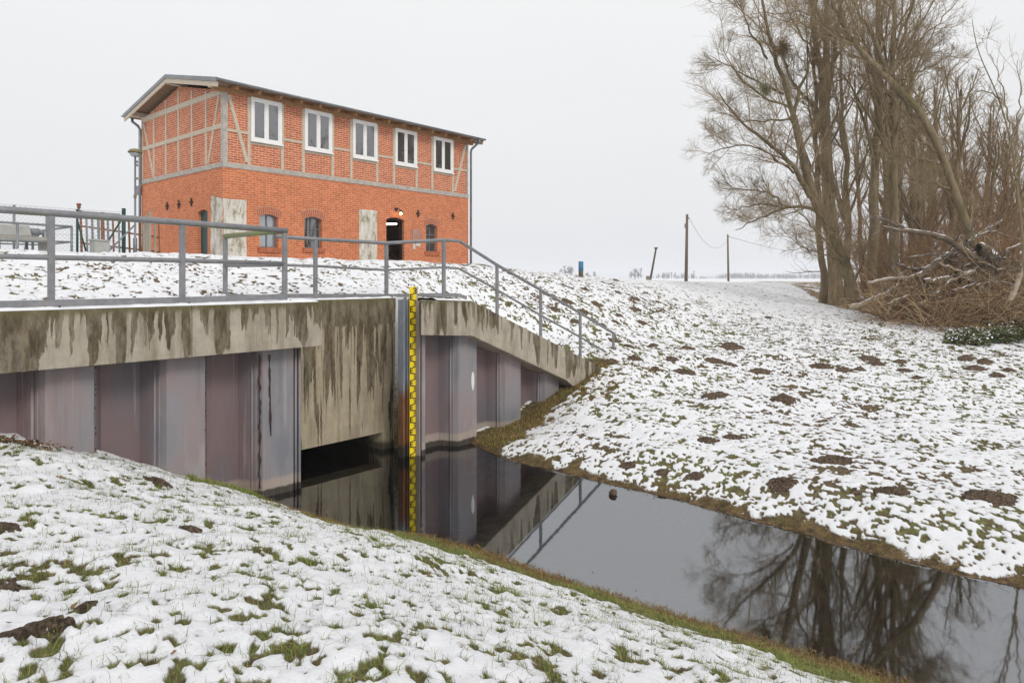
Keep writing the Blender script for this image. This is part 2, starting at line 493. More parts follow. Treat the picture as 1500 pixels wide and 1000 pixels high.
    c = n.mix(n.math('MULTIPLY', sm, 0.9), c, (0.85, 0.86, 0.88))
    n.put(bs.inputs['Base Color'], c)
    bs.inputs['Roughness'].default_value = 0.95
    n.put(bs.inputs['Normal'], n.bump(n.noise(co, 30, 8, 0.8), 1.0, 0.05))
    M['soil'] = m

    def vcol(name, rough=0.8, trans=0.0):
        m, nt, bs, out = mat(name)
        n = N(nt)
        n.put(bs.inputs['Base Color'], n.attr('tint', 'Color'))
        bs.inputs['Roughness'].default_value = rough
        bs.inputs['Specular IOR Level'].default_value = 0.25
        return m
    M['blade'] = vcol('grass blades')
    M['leaf'] = vcol('leaves', 0.5)
    M['stems'] = vcol('tangled stems', 0.9)

    def bark(name, c1, c2, moss):
        m, nt, bs, out = mat(name)
        n = N(nt)
        co = n.coord()
        v = n.mapping(co, (1, 1, 0.22))
        f = n.noise(v, 7, 7, 0.7)
        c = n.ramp(f, [(0.3, c1), (0.68, c2)])
        mm = n.rng(n.noise(n.mapping(co, (1, 1, 0.4)), 1.1, 4), 0.42, 0.66)
        c = n.mix(n.math('MULTIPLY', mm, moss), c, (0.13, 0.125, 0.045))
        n.put(bs.inputs['Base Color'], c)
        bs.inputs['Roughness'].default_value = 0.9
        bs.inputs['Specular IOR Level'].default_value = 0.15
        n.put(bs.inputs['Normal'], n.bump(n.noise(v, 16, 6, 0.7), 0.8, 0.05))
        return m
    M['bark'] = bark('furrowed bark', (0.115, 0.085, 0.052), (0.31, 0.24, 0.15), 0.5)
    M['bark_dark'] = bark('dark willow bark', (0.08, 0.061, 0.039), (0.25, 0.195, 0.12), 0.45)
    M['bark_pale'] = bark('pale poplar bark', (0.12, 0.088, 0.055), (0.33, 0.255, 0.16), 0.35)
    M['twig'] = bark('brown twigs', (0.24, 0.175, 0.10), (0.43, 0.33, 0.205), 0.3)
    M['twig_red'] = bark('reddish twigs', (0.26, 0.155, 0.082), (0.44, 0.29, 0.165), 0.0)
    M['bramble'] = bark('bramble stems', (0.20, 0.11, 0.06), (0.38, 0.245, 0.135), 0.0)
    M['log'] = snowy('fallen log bark', (0.07, 0.05, 0.033), (0.19, 0.145, 0.095), 6, 0.9, 0.72, (1, 1, 1), 0.6)
    M['log_pale'] = snowy('barkless pale log', (0.25, 0.19, 0.13), (0.4, 0.33, 0.25), 5, 0.9, 0.78, (1, 1, 1), 0.4)
    M['farwood'] = simple('bare far-off wood', (0.09, 0.085, 0.085), (0.16, 0.15, 0.145), 0.5, 0.95, 0)
    m, nt, bs, out = mat('notice sheet')
    n = N(nt)
    n.put(bs.inputs['Base Color'], n.mix(n.rng(n.noise(n.coord(), 60, 2), 0.55, 0.6), (0.62, 0.62, 0.58), (0.3, 0.3, 0.28)))
    bs.inputs['Roughness'].default_value = 0.3
    M['notice'] = m
    M['acrylic'] = glass('clear acrylic board', 0.25, (0.36, 0.2, 0.16))


make_materials()


# ------------------------------------------------------------------ mesh helpers
class MB:
    def __init__(self):
        self.v = []
        self.f = []

    def add(self, vs, fs):
        k = len(self.v)
        self.v += [tuple(map(float, p)) for p in vs]
        self.f += [tuple(i + k for i in f) for f in fs]
        return self

    def box(self, x0, x1, y0, y1, z0, z1):
        return self.add([(x0, y0, z0), (x1, y0, z0), (x1, y1, z0), (x0, y1, z0), (x0, y0, z1), (x1, y0, z1), (x1, y1, z1), (x0, y1, z1)],
                        [(0, 3, 2, 1), (4, 5, 6, 7), (0, 1, 5, 4), (1, 2, 6, 5), (2, 3, 7, 6), (3, 0, 4, 7)])

    def beam(self, p, q, w, h, side):
        """square bar from p to q; w along 'side', h along the third axis"""
        p, q = np.array(p, float), np.array(q, float)
        ax = (q - p) / np.linalg.norm(q - p)
        s = np.array(side, float)
        s = s - ax * (s @ ax)
        s /= np.linalg.norm(s)
        u = np.cross(ax, s)
        vs = []
        for e in (p, q):
            for a, b in ((-1, -1), (1, -1), (1, 1), (-1, 1)):
                vs.append(e + s * a * w / 2 + u * b * h / 2)
        return self.add(vs, [(3, 2, 1, 0), (4, 5, 6, 7), (0, 1, 5, 4), (1, 2, 6, 5), (2, 3, 7, 6), (3, 0, 4, 7)])

    def tube(self, pts, r, n=10, caps=True):
        pts = [np.array(p, float) for p in pts]
        rs = r if hasattr(r, '__len__') else [r] * len(pts)
        k = len(self.v)
        vs = []
        prev = None
        for i, p in enumerate(pts):
            a = pts[max(i - 1, 0)]
            b = pts[min(i + 1, len(pts) - 1)]
            T = (b - a) / (np.linalg.norm(b - a) + 1e-9)
            if prev is None:
                ref = np.array([0, 0, 1.0]) if abs(T[2]) < 0.9 else np.array([1.0, 0, 0])
                U = np.cross(T, ref)
            else:
                U = prev - T * (prev @ T)
            U /= np.linalg.norm(U)
            prev = U
            V = np.cross(T, U)
            for j in range(n):
                a_ = 2 * PI * j / n
                vs.append(p + rs[i] * (math.cos(a_) * U + math.sin(a_) * V))
        fs = []
        for i in range(len(pts) - 1):
            for j in range(n):
                j2 = (j + 1) % n
                fs.append((i * n + j, i * n + j2, (i + 1) * n + j2, (i + 1) * n + j))
        if caps:
            fs.append(tuple(range(n - 1, -1, -1)))
            fs.append(tuple((len(pts) - 1) * n + j for j in range(n)))
        return self.add(vs, fs)

    def prism(self, poly, y0, y1):
        """polygon in (x, z) pushed from y0 to y1 (poly counter-clockwise seen from -y)"""
        n = len(poly)
        vs = [(x, y0, z) for x, z in poly] + [(x, y1, z) for x, z in poly]
        fs = [tuple(range(n)), tuple(range(2 * n - 1, n - 1, -1))]
        for i in range(n):
            j = (i + 1) % n
            fs.append((i, i + n, j + n, j))
        return self.add(vs, fs)

    def lathe(self, prof, n=24, c=(0, 0, 0)):
        vs, fs = [], []
        for r, z in prof:
            for j in range(n):
                a = 2 * PI * j / n
                vs.append((c[0] + r * math.cos(a), c[1] + r * math.sin(a), c[2] + z))
        for i in range(len(prof) - 1):
            for j in range(n):
                j2 = (j + 1) % n
                fs.append((i * n + j, i * n + j2, (i + 1) * n + j2, (i + 1) * n + j))
        fs.append(tuple(range(n - 1, -1, -1)))
        fs.append(tuple((len(prof) - 1) * n + j for j in range(n)))
        return self.add(vs, fs)

    def build(self, name, m, parent=None, smooth=False, bevel=0.0):
        me = bpy.data.meshes.new(name)
        me.from_pydata(self.v, [], self.f)
        me.update()
        if smooth:
            me.shade_smooth() if hasattr(me, 'shade_smooth') else None
        o = bpy.data.objects.new(name, me)
        me.materials.append(m)
        COL.objects.link(o)
        if parent is not None:
            o.parent = parent
        if bevel:
            b = o.modifiers.new('bevel', 'BEVEL')
            b.width = bevel
            b.segments = 2
            b.limit_method = 'ANGLE'
        return o


def np_mesh(name, V, F, m, parent=None, smooth=True, attrs=None, color=None):
    """V (n,3); F (k,3|4) numpy"""
    me = bpy.data.meshes.new(name)
    V = np.ascontiguousarray(V, dtype=np.float32)
    F = np.ascontiguousarray(F, dtype=np.int32)
    k = F.shape[1]
    me.vertices.add(len(V))
    me.vertices.foreach_set('co', V.ravel())
    me.loops.add(F.size)
    me.loops.foreach_set('vertex_index', F.ravel())
    me.polygons.add(len(F))
    me.polygons.foreach_set('loop_start', np.arange(len(F), dtype=np.int32) * k)
    me.polygons.foreach_set('loop_total', np.full(len(F), k, dtype=np.int32))
    me.polygons.foreach_set('use_smooth', np.full(len(F), smooth, dtype=bool))
    for nm, arr in (attrs or {}).items():
        a = me.attributes.new(nm, 'FLOAT', 'POINT')
        a.data.foreach_set('value', np.ascontiguousarray(arr, dtype=np.float32))
    if color is not None:
        a = me.attributes.new('tint', 'FLOAT_COLOR', 'POINT')
        c4 = np.ones((len(V), 4), np.float32)
        c4[:, :3] = color
        a.data.foreach_set('color', c4.ravel())
    me.update(calc_edges=True)
    me.materials.append(m)
    o = bpy.data.objects.new(name, me)
    COL.objects.link(o)
    if parent is not None:
        o.parent = parent
    return o


def tag(o, label=None, cat=None, group=None, kind=None):
    if label:
        o['label'] = label
    if cat:
        o['category'] = cat
    if group:
        o['group'] = group
    if kind:
        o['kind'] = kind
    return o


def thing(name, label, cat, tqz=None, xyz=None, group=None, rot=None):
    o = bpy.data.objects.new(name, None)
    o.empty_display_size = 0.2
    COL.objects.link(o)
    if tqz is not None:
        o.location = W(*tqz)
        o.rotation_euler = (0, 0, TH if rot is None else rot)
    elif xyz is not None:
        o.location = Vector([float(c) for c in xyz])
        o.rotation_euler = (0, 0, rot or 0)
    return tag(o, label, cat, group)


def copy_tree(o, parent=None):
    c = o.copy()
    COL.objects.link(c)
    if parent is not None:
        c.parent = parent
    for ch in o.children:
        copy_tree(ch, c)
    return c


# ------------------------------------------------------------------ noise and terrain
def _h(ix, iy, s):
    h = (ix.astype(np.int64) * 374761393 + iy.astype(np.int64) * 668265263 + s * 982451653) & 0xffffffff
    h = ((h ^ (h >> 13)) * 1274126177) & 0xffffffff
    return ((h ^ (h >> 16)) & 0xffffff) / float(0xffffff)


def vn(x, y, s=0):
    ix, iy = np.floor(x), np.floor(y)
    fx, fy = x - ix, y - iy
    fx = fx * fx * fx * (fx * (fx * 6 - 15) + 10)
    fy = fy * fy * fy * (fy * (fy * 6 - 15) + 10)
    a, b = _h(ix, iy, s), _h(ix + 1, iy, s)
    c, d = _h(ix, iy + 1, s), _h(ix + 1, iy + 1, s)
    return (a + (b - a) * fx) * (1 - fy) + (c + (d - c) * fx) * fy


def fbm(x, y, s=0, o=4, g=0.5):
    t, a, n = 0.0, 1.0, 0.0
    for i in range(o):
        # rotate each octave to hide the lattice
        ca, sa = math.cos(0.6 + i * 1.1), math.sin(0.6 + i * 1.1)
        t = t + a * vn(x * ca - y * sa + 17.3 * i, x * sa + y * ca - 9.1 * i, s + i * 13)
        n += a
        a *= g
        x, y = x * 2.03, y * 2.03
    return t / n


def sst(a, b, x):
    k = np.clip((x - a) / (b - a), 0, 1)
    return k * k * (3 - 2 * k)


def tL(q):
    return np.interp(q, [-12, -8.75, -6.2, -4.2, -3.3, -2.64, -0.66, 0], [-2.05, -2.13, -2.33, -2.38, -2.5, -2.92, -3.08, -3.1])


def tR(q):
    return np.interp(q, [-12, -9.4, -8.3, -6.8, -5.2, -3.8, -1.66, -0.3], [0.7, 0.75, 0.66, 0.84, 1.05, 1.03, 1.08, 1.55])


def captop(t):
    return np.interp(t, [1.45, 6.1, 7.0], [2.93, 1.2, 1.1])


def crest(t):
    return np.interp(t, [-30, 8.5, 14, 20, 30, 60], [3.86, 3.86, 3.52, 3.27, 3.1, 3.03])


def fieldz(Y):
    return np.interp(Y, [7, 8.2, 9.4, 12, 14, 17, 20.5, 25, 30, 40, 60, 120, 400], [0.02, 0.12, 0.33, 0.40, 0.52, 0.85, 1.28, 1.78, 2.2, 2.6, 2.97, 3.0, 2.9])


def base_h(t, q):
    X = O[0] + t * D[0] + q * B[0]
    Y = O[1] + t * D[1] + q * B[1]
    # near bank
    s = tL(q) - t
    zl = np.interp(s, [-0.9, -0.25, 0, 0.5, 1.38, 2.3, 3.28, 4.3, 6.5, 12, 60], [-0.7, -0.08, 0, 0.27, 0.70, 1.16, 1.52, 1.65, 1.77, 1.9, 2.2])
    zm = np.interp(s, [-1.7, -0.75, -0.3, 0, 0.35, 0.9, 1.6, 2.4, 3.28, 4.3, 5.4, 6.5, 12, 60], [-0.7, -0.12, -0.035, 0, 0.10, 0.30, 0.60, 0.92, 1.22, 1.46, 1.62, 1.72, 1.9, 2.2])
    km = sst(-0.5, -3.2, q)
    zl = zl * (1 - km) + zm * km
    # far bank and field
    s2 = t - tR(q)
    zf = fieldz(np.maximum(Y, 7.0))
    near = np.interp(s2, [-1.2, -0.4, 0, 0.3, 1.2], [-0.7, -0.09, 0.0, 0.10, 0.36])
    zr = np.where(s2 < 0, near, np.minimum(np.maximum(near, 0.0), 9) * (1 - sst(0.6, 2.6, s2)) + zf * sst(0.6, 2.6, s2))
    zr = np.where(s2 > 2.6, zf, zr)
    # a soft mud toe along the far water's edge
    toe = np.exp(-((s2 + 0.10) / 0.30) ** 2) * sst(-3.5, -6.5, q)
    zr = zr + toe * (0.085 * (fbm(X * 2.2, Y * 2.2, 91, 3) - 0.42))
    mid = -0.75
    front = np.where(t < -0.7, np.maximum(zl, mid), np.maximum(zr, mid))
    # bank beside the right wing: ground rising along the piles
    k = sst(-3.0, -0.2, q) * sst(1.5, 2.3, t) * (1 - sst(8, 12, t))
    wing = np.interp(t, [1.55, 1.9, 3.16, 4.56, 5.3, 6.4, 9], [0.0, 0.06, 0.22, 0.72, 0.98, 1.16, 1.45])
    front = front * (1 - k) + wing * k
    # dike behind the walls
    ct = captop(t)
    cz = crest(t)
    foot = np.where(t < 1.45, 2.97, ct)
    r = sst(0.55, 5.6, q)
    rear = foot * (1 - r) + cz * r
    rear = np.where(q > 26, rear * (1 - sst(26, 60, q)) + 3.0 * sst(26, 60, q), rear)
    # where the wing has ended the two run into one another
    e = sst(5.5, 6.15, t)
    d2 = sst(-0.9, 6.6, q)
    slope = front * (1 - d2) + np.maximum(cz, front) * d2
    rear2 = rear * (1 - e) + slope * e
    front2 = front * (1 - e) + slope * e
    qs = np.where((t > -2.42) & (t < 0.36), 0.92, 0.12)
    return np.where(q > qs, rear2, front2), X, Y


_a = np.random.default_rng(2).uniform(-300, 300, (2, 120000))
_r = np.sort(0.5 * fbm(_a[0], _a[1], 21, 3) + 0.5 * fbm(_a[0] * 2.375, _a[1] * 2.375, 33, 2))
RANK = (_r[::200], np.linspace(0, 1, len(_r[::200])))


def terrain(t, q):
    """height with snow, plus masks"""
    z, X, Y = base_h(t, q)
    R = np.hypot(X, Y)
    lump = (fbm(X * 1.1, Y * 1.1, 5, 3) - 0.5) * 0.16 * sst(0.05, 0.6, z) * (1 - 0.6 * sst(30, 60, R))
    z = z + np.where((q > -0.2) & (q < 0.9) & (t < 6), 0, lump)
    rightbank = (t > -0.7).astype(float) if hasattr(t, 'astype') else float(t > -0.7)
    # how full the snow lies
    fq = np.where(rightbank > 0.5, 1.0, 1.55)
    n1 = fbm(X * 4.6 * fq, Y * 4.6 * fq, 21, 3)
    n2 = fbm(X * 10.9 * fq, Y * 10.9 * fq, 33, 2)
    n3 = fbm(X * 0.55, Y * 0.55, 47, 3)
    n4 = fbm(X * 1.7, Y * 1.7, 49, 2)
    U = np.interp(0.5 * n1 + 0.5 * n2, RANK[0], RANK[1])
    slope_dike = sst(0.4, 2, q)
    p = 0.115 + 0.055 * rightbank * (1 - slope_dike) + (n3 - 0.5) * (0.16 + 0.10 * rightbank) + (n4 - 0.5) * 0.18
    p = p + (1 - rightbank) * (1 - slope_dike) * (-0.015 + 0.09 * (1 - sst(0.6, 3.0, tL(q) - t)) * sst(-0.8, -3, q))
    p = p + slope_dike * (-0.01 + 0.05 * sst(3, 8, t))
    # brown slope right of the handrail
    br = np.exp(-(((t - 11.5) / 5.0) ** 2)) * sst(-1, 1.5, q) * (1 - sst(5, 7, q))
    p = np.clip(p + 0.02 * br, 0.015, 0.6)
    cover = np.clip((U - p) / 0.075 + 0.25, 0, 1)
    # small holes melted round single tufts
    U2 = np.interp(0.5 * fbm(X * 9.0, Y * 9.0, 121, 3) + 0.5 * fbm(X * 21.4, Y * 21.4, 133, 2), RANK[0], RANK[1])
    p2 = 0.115 + 0.035 * rightbank + (n4 - 0.5) * 0.12
    cover = np.minimum(cover, np.clip((U2 - p2) / 0.09 + 0.3, 0, 1))
    # thawed strips along the water
    sl = np.where(t < -0.7, tL(q) - t, t - tR(q))
    wide = np.where(t < -0.7, 0.34 * sst(-1.0, -3.2, q), 0.0)
    strip = sst(0.02 + wide, 0.26 + wide * 1.4, sl + (fbm(X * 1.9, Y * 1.9, 61, 4) - 0.5) * (0.62 + wide))
    cover = cover * np.where(q < 0.3, strip, 1)
    # bare earth beside the right-hand piles
    d = np.clip((-0.30 - q), 0, 9)
    w = np.interp(t, [1.2, 1.9, 3.2, 5, 6.5], [0.4, 1.05, 0.75, 0.55, 0.35])
    bare = (1 - sst(0.6, 1.15, d / w + (fbm(X * 2, Y * 2, 71, 4) - 0.5) * 1.1)) * sst(1.0, 1.5, t) * (1 - sst(6.3, 7.0, t)) * (q < 0)
    cover = cover * (1 - bare)
    # wood edge
    wood = wood_mask(X, Y)
    wn = fbm(X * 0.9, Y * 0.9, 81, 4)
    cover = cover * (1 - wood * sst(0.36, 0.46, wn))
    cover = np.where((q < 0.9) & (z < 0.01), 0, cover)
    far = sst(22, 36, R)
    near = 1 - sst(14, 24, R)
    thick = cover * (0.022 + 0.02 * n3)
    puff = (0.045 * (fbm(X * 3.2, Y * 3.2, 55, 2) - 0.5) + 0.05 * (fbm(X * 9.0, Y * 9.0, 57, 3) - 0.5)) * cover * (1 - 0.45 * rightbank)
    grass_rough = 0.016 * (fbm(X * 16, Y * 16, 66, 2) - 0.5) * (1 - cover) * near
    zz = z + (thick + puff) * (0.35 + 0.65 * near) + grass_rough
    snow = cover * (1 - far) + far * np.where(wood > 0.5, cover, 0.84)
    wet = np.where(q < 0.3, 1 - sst(0.05, 0.5, sl + (wn - 0.5) * 0.3), 0)
    wet = np.maximum(wet, bare * 0.8)
    return zz, X, Y, snow, far, np.clip(wet, 0, 1), wood, cover


def wood_mask(X, Y):
    # edge of the scrub: a line from the willow's foot round towards the right
    edge = np.interp(X, [13.2, 14.2, 15.6, 17.5, 30], [60, 26.5, 22.8, 21.6, 20.5])
    left = sst(13.1, 14.1, X - (Y - 29) * 0.28)
    return sst(-0.7, 0.7, Y - edge) * np.where(X > 13, 1, 0) * left * (1 - sst(75, 85, Y))


def axis_lines(spec):
    out = []
    for a, b, st in spec:
        k = max(1, int(round((b - a) / st)))
        out.append(np.linspace(a, b, k, endpoint=False))
    out.append([spec[-1][1]])
    return np.concatenate(out)


def geo(a, b, s0, ratio):
    p, o = a, []
    s = s0
    sign = 1 if b > a else -1
    while (b - p) * sign > 0:
        o.append(p)
        p += s * sign
        s *= ratio
    o.append(b)
    return np.array(o)


def build_ground():
    tl = np.concatenate([geo(-11, -1300, 0.4, 1.25)[::-1][:-1],
                         axis_lines([(-11, -9, 0.06), (-9, -2, 0.03), (-2, 0.5, 0.06), (0.5, 8, 0.045), (8, 17, 0.065)])[:-1],
                         geo(17, 44, 0.09, 1.02)[:-1], geo(44, 1300, 0.7, 1.16)])
    ql = np.concatenate([geo(-17, -1300, 0.3, 1.25)[::-1][:-1],
                         axis_lines([(-17, -10, 0.07), (-10, -1, 0.035), (-1, 0.05, 0.05), (0.05, 0.2, 0.05), (0.2, 6.2, 0.05)])[:-1],
                         geo(6.2, 1300, 0.12, 1.13)])
    T, Q = np.meshgrid(tl, ql)
    z, X, Y, snow, far, wet, wood, cover = terrain(T.ravel(), Q.ravel())
    V = np.stack([X, Y, z], 1)
    nt_, nq = len(tl), len(ql)
    i, j = np.meshgrid(np.arange(nt_ - 1), np.arange(nq - 1))
    a = (j * nt_ + i).ravel()
    F = np.stack([a, a + 1, a + nt_ + 1, a + nt_], 1)
    # mouth of the culvert stays open
    ct = (tl[i] + tl[i + 1]).ravel() / 2
    cq0, cq1 = ql[j].ravel(), ql[j + 1].ravel()
    hole = (ct > -2.36) & (ct < 0.16) & (cq1 > 0.80) & (cq0 < 1.06)
    F = F[~hole]
    o = np_mesh('ground', V, F, M['ground'], None, True, {'snow': snow, 'far': far, 'wet': wet, 'litter': wood})
    tag(o, 'snow covered grass banks and field with bare patches', None, None, 'structure')
    return o


def ground_z(t, q):
    return terrain(np.atleast_1d(np.float64(t)), np.atleast_1d(np.float64(q)))[0]


def gz_xy(x, y):
    t, q = loc_of(x, y)
    return float(ground_z(t, q)[0])


def ground_at(u, v, y0=2.0, y1=80.0):
    """where the sight line through photo position (u, v) meets the ground"""
    Ys = np.geomspace(y0, y1, 1400)
    X = (u - 750) / 1000.0 * Ys
    P = np.stack([X, Ys], 1) - O
    t, q = P @ D, P @ B
    z = terrain(t, q)[0]
    ray = EYE - (v - 408) / 1000.0 * Ys
    hit = np.nonzero(ray <= z)[0]
    k = hit[0] if len(hit) else len(Ys) - 1
    return X[k], Ys[k], float(z[k])


build_ground()

# water
mb = MB()
mb.add([(-3.6, -40, 0), (2.6, -40, 0), (2.6, 5.2, 0), (-3.6, 5.2, 0)], [(0, 1, 2, 3)])
wat = mb.build('water', M['water'])
wat.location = W(0, 0, 0)
wat.rotation_euler = (0, 0, TH)
tag(wat, 'dark still water of the drainage channel', None, None, 'structure')

# ================================================================== weir structure
QO, QI = -0.30, 0.06           # outer and inner pan of the sheet piles
CF = -0.58                     # front face of the copings


def pile_profile(e0, first, last):
    """plan outline of sheet piling between t=first and t=last; e0 = right edge of an outer pan"""
    pts = []
    k0 = math.floor((first - e0) / 1.425) - 1
    for k in range(k0, k0 + 16):
        e = e0 + 1.425 * k
        pts += [(e - 0.53, QO), (e, QO), (e + 0.20, QI), (e + 0.69, QI)]
    res = []
    for i in range(len(pts) - 1):
        (t0, q0), (t1, q1) = pts[i], pts[i + 1]
        if t1 <= first or t0 >= last:
            continue
        if t0 < first:
            q0 = q0 + (q1 - q0) * (first - t0) / (t1 - t0)
            t0 = first
        if t1 > last:
            q1 = q0 + (q1 - q0) * (last - t0) / (t1 - t0)
            t1 = last
        if not res:
            res.append((t0, q0))
        res.append((t1, q1))
    return res


def sheet_piles(label, e0, first, last, topfn, origin, close_end=None):
    root = thing('sheet_pile_wall', label, 'sheet piling', origin, group='steel sheet piling of the weir')
    ot, oq, oz = origin
    cuts = [first]
    k = math.ceil((first - (e0 - 0.63)) / 1.425)
    while e0 - 0.63 + 1.425 * k < last - 0.05:
        c = e0 - 0.63 + 1.425 * k
        if c > first + 0.05:
            cuts.append(c)
        k += 1
    cuts.append(last)
    for a, b in zip(cuts[:-1], cuts[1:]):
        pr = pile_profile(e0, a, b)
        m = MB()
        th = 0.016
        n = len(pr)
        # thick sheet: offset backwards
        for (t0, q0), (t1, q1) in zip(pr[:-1], pr[1:]):
            z0, z1 = topfn(t0), topfn(t1)
            m.add([(t0 - ot, q0 - oq, -1.0), (t1 - ot, q1 - oq, -1.0), (t1 - ot, q1 - oq, z1), (t0 - ot, q0 - oq, z0),
                   (t0 - ot, q0 - oq + th, -1.0), (t1 - ot, q1 - oq + th, -1.0), (t1 - ot, q1 - oq + th, z1), (t0 - ot, q0 - oq + th, z0)],
                  [(0, 1, 2, 3), (5, 4, 7, 6), (3, 2, 6, 7)])
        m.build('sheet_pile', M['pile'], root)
        if a > first + 0.01:
            q = QI + (QO - QI) * 0.6
            s = MB()
            s.tube([(a - ot, q - oq - 0.012, -1.0), (a - ot, q - oq - 0.012, topfn(a))], 0.019, 8)
            s.tube([(a - ot + 0.045, q - oq - 0.045, -1.0), (a - ot + 0.045, q - oq - 0.045, topfn(a + 0.03))], 0.011, 6)
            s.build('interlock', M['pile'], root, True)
    return root


# left
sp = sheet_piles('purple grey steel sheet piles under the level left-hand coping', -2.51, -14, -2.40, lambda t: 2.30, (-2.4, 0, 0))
m = MB()
for a, b in (((-2.40 + 2.4, QO, -1), (-2.40 + 2.4, 0.02, 2.30)),):
    m.box(-0.014, 0.0, QO + 0.02, 0.66, -1, 2.3)
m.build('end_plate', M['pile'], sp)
m = MB()
m.tube([(0.0, QO + 0.004, -1), (0.0, QO + 0.004, 2.3)], 0.022, 8)
m.tube([(-0.075, QO - 0.006, -1), (-0.075, QO - 0.006, 2.3)], 0.018, 8)
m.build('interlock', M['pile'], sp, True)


def run_down(name, pts, wid, m, parent, seed):
    """a run of tar or paint, 4 mm proud of the steel"""
    r = random.Random(seed)
    mb_ = MB()
    vs, fs = [], []
    for i, (t, z) in enumerate(pts):
        w = wid * (0.5 + r.random())
        vs += [(t - w, QO - 0.004, z), (t + w, QO - 0.004, z), (t + w * 0.6, QO + 0.003, z), (t - w * 0.6, QO + 0.003, z)]
    for i in range(len(pts) - 1):
        a, b = i * 4, i * 4 + 4
        fs += [(a, b, b + 1, a + 1), (a + 1, b + 1, b + 2, a + 2), (a + 3, b + 3, b, a)]
    mb_.add(vs, fs)
    o_ = mb_.build(name, m, parent)
    return o_


r_ = random.Random(3)
pts = [(onq(380 + (r_.random() - 0.5) * 2.2, v, QO)[0] + 2.4, onq(381, v, QO)[1]) for v in range(519, 716, 7)]
run_down('tar_run', pts, 0.017, M['tar'], sp, 1)
pts = [(onq(394 + 0.02 * (v - 520) + (r_.random() - 0.5) * 1.0, v, QO)[0] + 2.4, onq(395, v, QO)[1]) for v in range(519, 640, 6)]
run_down('paint_run', pts, 0.016, M['tar'], sp, 2)
m = MB()
for k in range(26):      # rivet holes down the pan edge
    z = 0.3 + 2.0 * k / 26 + 0.02 * math.sin(k * 7)
    if r_.random() < 0.42:
        for e in (-3.935, -5.36):
            m.lathe([(0.013, 0.0), (0.013, 0.006)], 8, (0, 0, 0)) if False else None
            m.box(e + 2.4 + 0.03, e + 2.4 + 0.045, QO + 0.052, QO + 0.068, z, z + 0.02)
m.build('rivet', M['iron'], sp)

# right
def wing_soffit(t):
    ps = [onq(600, 491, CF), onq(692, 492, CF), onq(830, 557, CF), onq(1000, 640, CF)]
    return float(np.interp(t, [p[0] for p in ps], [p[1] for p in ps]))


sp2 = sheet_piles('purple grey steel sheet piles stepping down under the sloping right-hand coping', 1.73, 0.22, 6.4, lambda t: wing_soffit(t) + 0.03, (0.25, 0, 0))
m = MB()
c = onq(693.5, 557, QO)
m.add([(c[0] - 0.25 + 0.045 * math.cos(a) - 0.02, QO - 0.004, c[1] + 0.19 * math.sin(a) * (1 + 0.1 * math.sin(3 * a))) for a in np.linspace(0, 2 * PI, 22)[:-1]] +
      [(c[0] - 0.25 + 0.040 * math.cos(a) - 0.02, QO + 0.004, c[1] + 0.18 * math.sin(a)) for a in np.linspace(0, 2 * PI, 22)[:-1]],
      [tuple(range(20, -1, -1))] + [(i, (i + 1) % 21, 21 + (i + 1) % 21, 21 + i) for i in range(21)])
m.build('paint_splash', M['whitesplash'], sp2)

# --- copings (each with the snow that lies on it)
def snow_strip(name, path, y0, y1, th, parent, seed=0):
    """path: list of (x, z) along the coping; lumpy strip of snow with a ragged front edge"""
    rr = np.random.default_rng(seed)
    xs = np.array([p[0] for p in path])
    zs = np.array([p[1] for p in path])
    L = np.linspace(xs[0], xs[-1], max(8, int((xs[-1] - xs[0]) / 0.05)))
    ny = 14
    V = []
    for x in L:
        z = np.interp(x, xs, zs)
        fr = y0 + 0.03 + 0.05 * vn(np.array([x * 3.1]), np.array([3.3]), seed)[0] + 0.03 * vn(np.array([x * 11.0]), np.array([1.3]), seed)[0]
        for k in range(ny):
            f = k / (ny - 1)
            y = fr + (y1 - fr) * f
            h = th * (1 - (2 * f - 1) ** 8) * (0.45 + 0.9 * vn(np.array([x * 7.0]), np.array([y * 7.0]), seed + 2)[0])
            V.append((x, y, z + 0.002 + h))
    V = np.array(V)
    n = len(L)
    i, j = np.meshgrid(np.arange(n - 1), np.arange(ny - 1))
    a = (i * ny + j).ravel()
    F = np.stack([a, a + ny, a + ny + 1, a + 1], 1)
    return np_mesh(name, V, F, M['snow'], parent)


cl = thing('concrete_coping', 'long level concrete coping with brown run-down stains, above the left sheet piles', 'coping', (-2.17, 0, 0), group='concrete copings of the weir')
m = MB()
m.box(-13.0, -2.085, CF, 0.36, 2.285, 2.985)
m.box(-2.070, 0.0, CF, 0.36, 2.285, 2.987)
m.box(-2.085, -2.070, CF + 0.015, 0.34, 2.285, 2.97)
m.build('coping_beam', M['conc_left'], cl, bevel=0.012)
snow_strip('snow_layer', [(-13, 2.985), (0 - 0.02, 2.987)], CF, 0.36, 0.035, cl, 4)

cr = thing('concrete_coping', 'sloping concrete coping running down into the bank under the handrail', 'coping', (0, 0, 0), group='concrete copings of the weir')
poly = [onq(617, 491, CF), onq(692, 492, CF), onq(830, 557, CF), onq(840, 566, CF), onq(897, 551, CF), onq(875, 535, CF), onq(692, 441, CF), onq(617, 440.5, CF)]
m = MB().prism(poly, CF, 0.36)
m.v[8] = (m.v[8][0] + 0.78, m.v[8][1], m.v[8][2])
m.v[15] = (m.v[15][0] + 0.78, m.v[15][1], m.v[15][2])
m.build('coping_beam', M['conc_right'], cr, bevel=0.012)
top = [poly[7], poly[6], poly[5]]
snow_strip('snow_layer', [(top[0][0] + .55, top[0][1]), (top[1][0], top[1][1]), (top[2][0] - 0.2, top[2][1] + 0.07)], CF + 0.1, 0.36, 0.03, cr, 9)

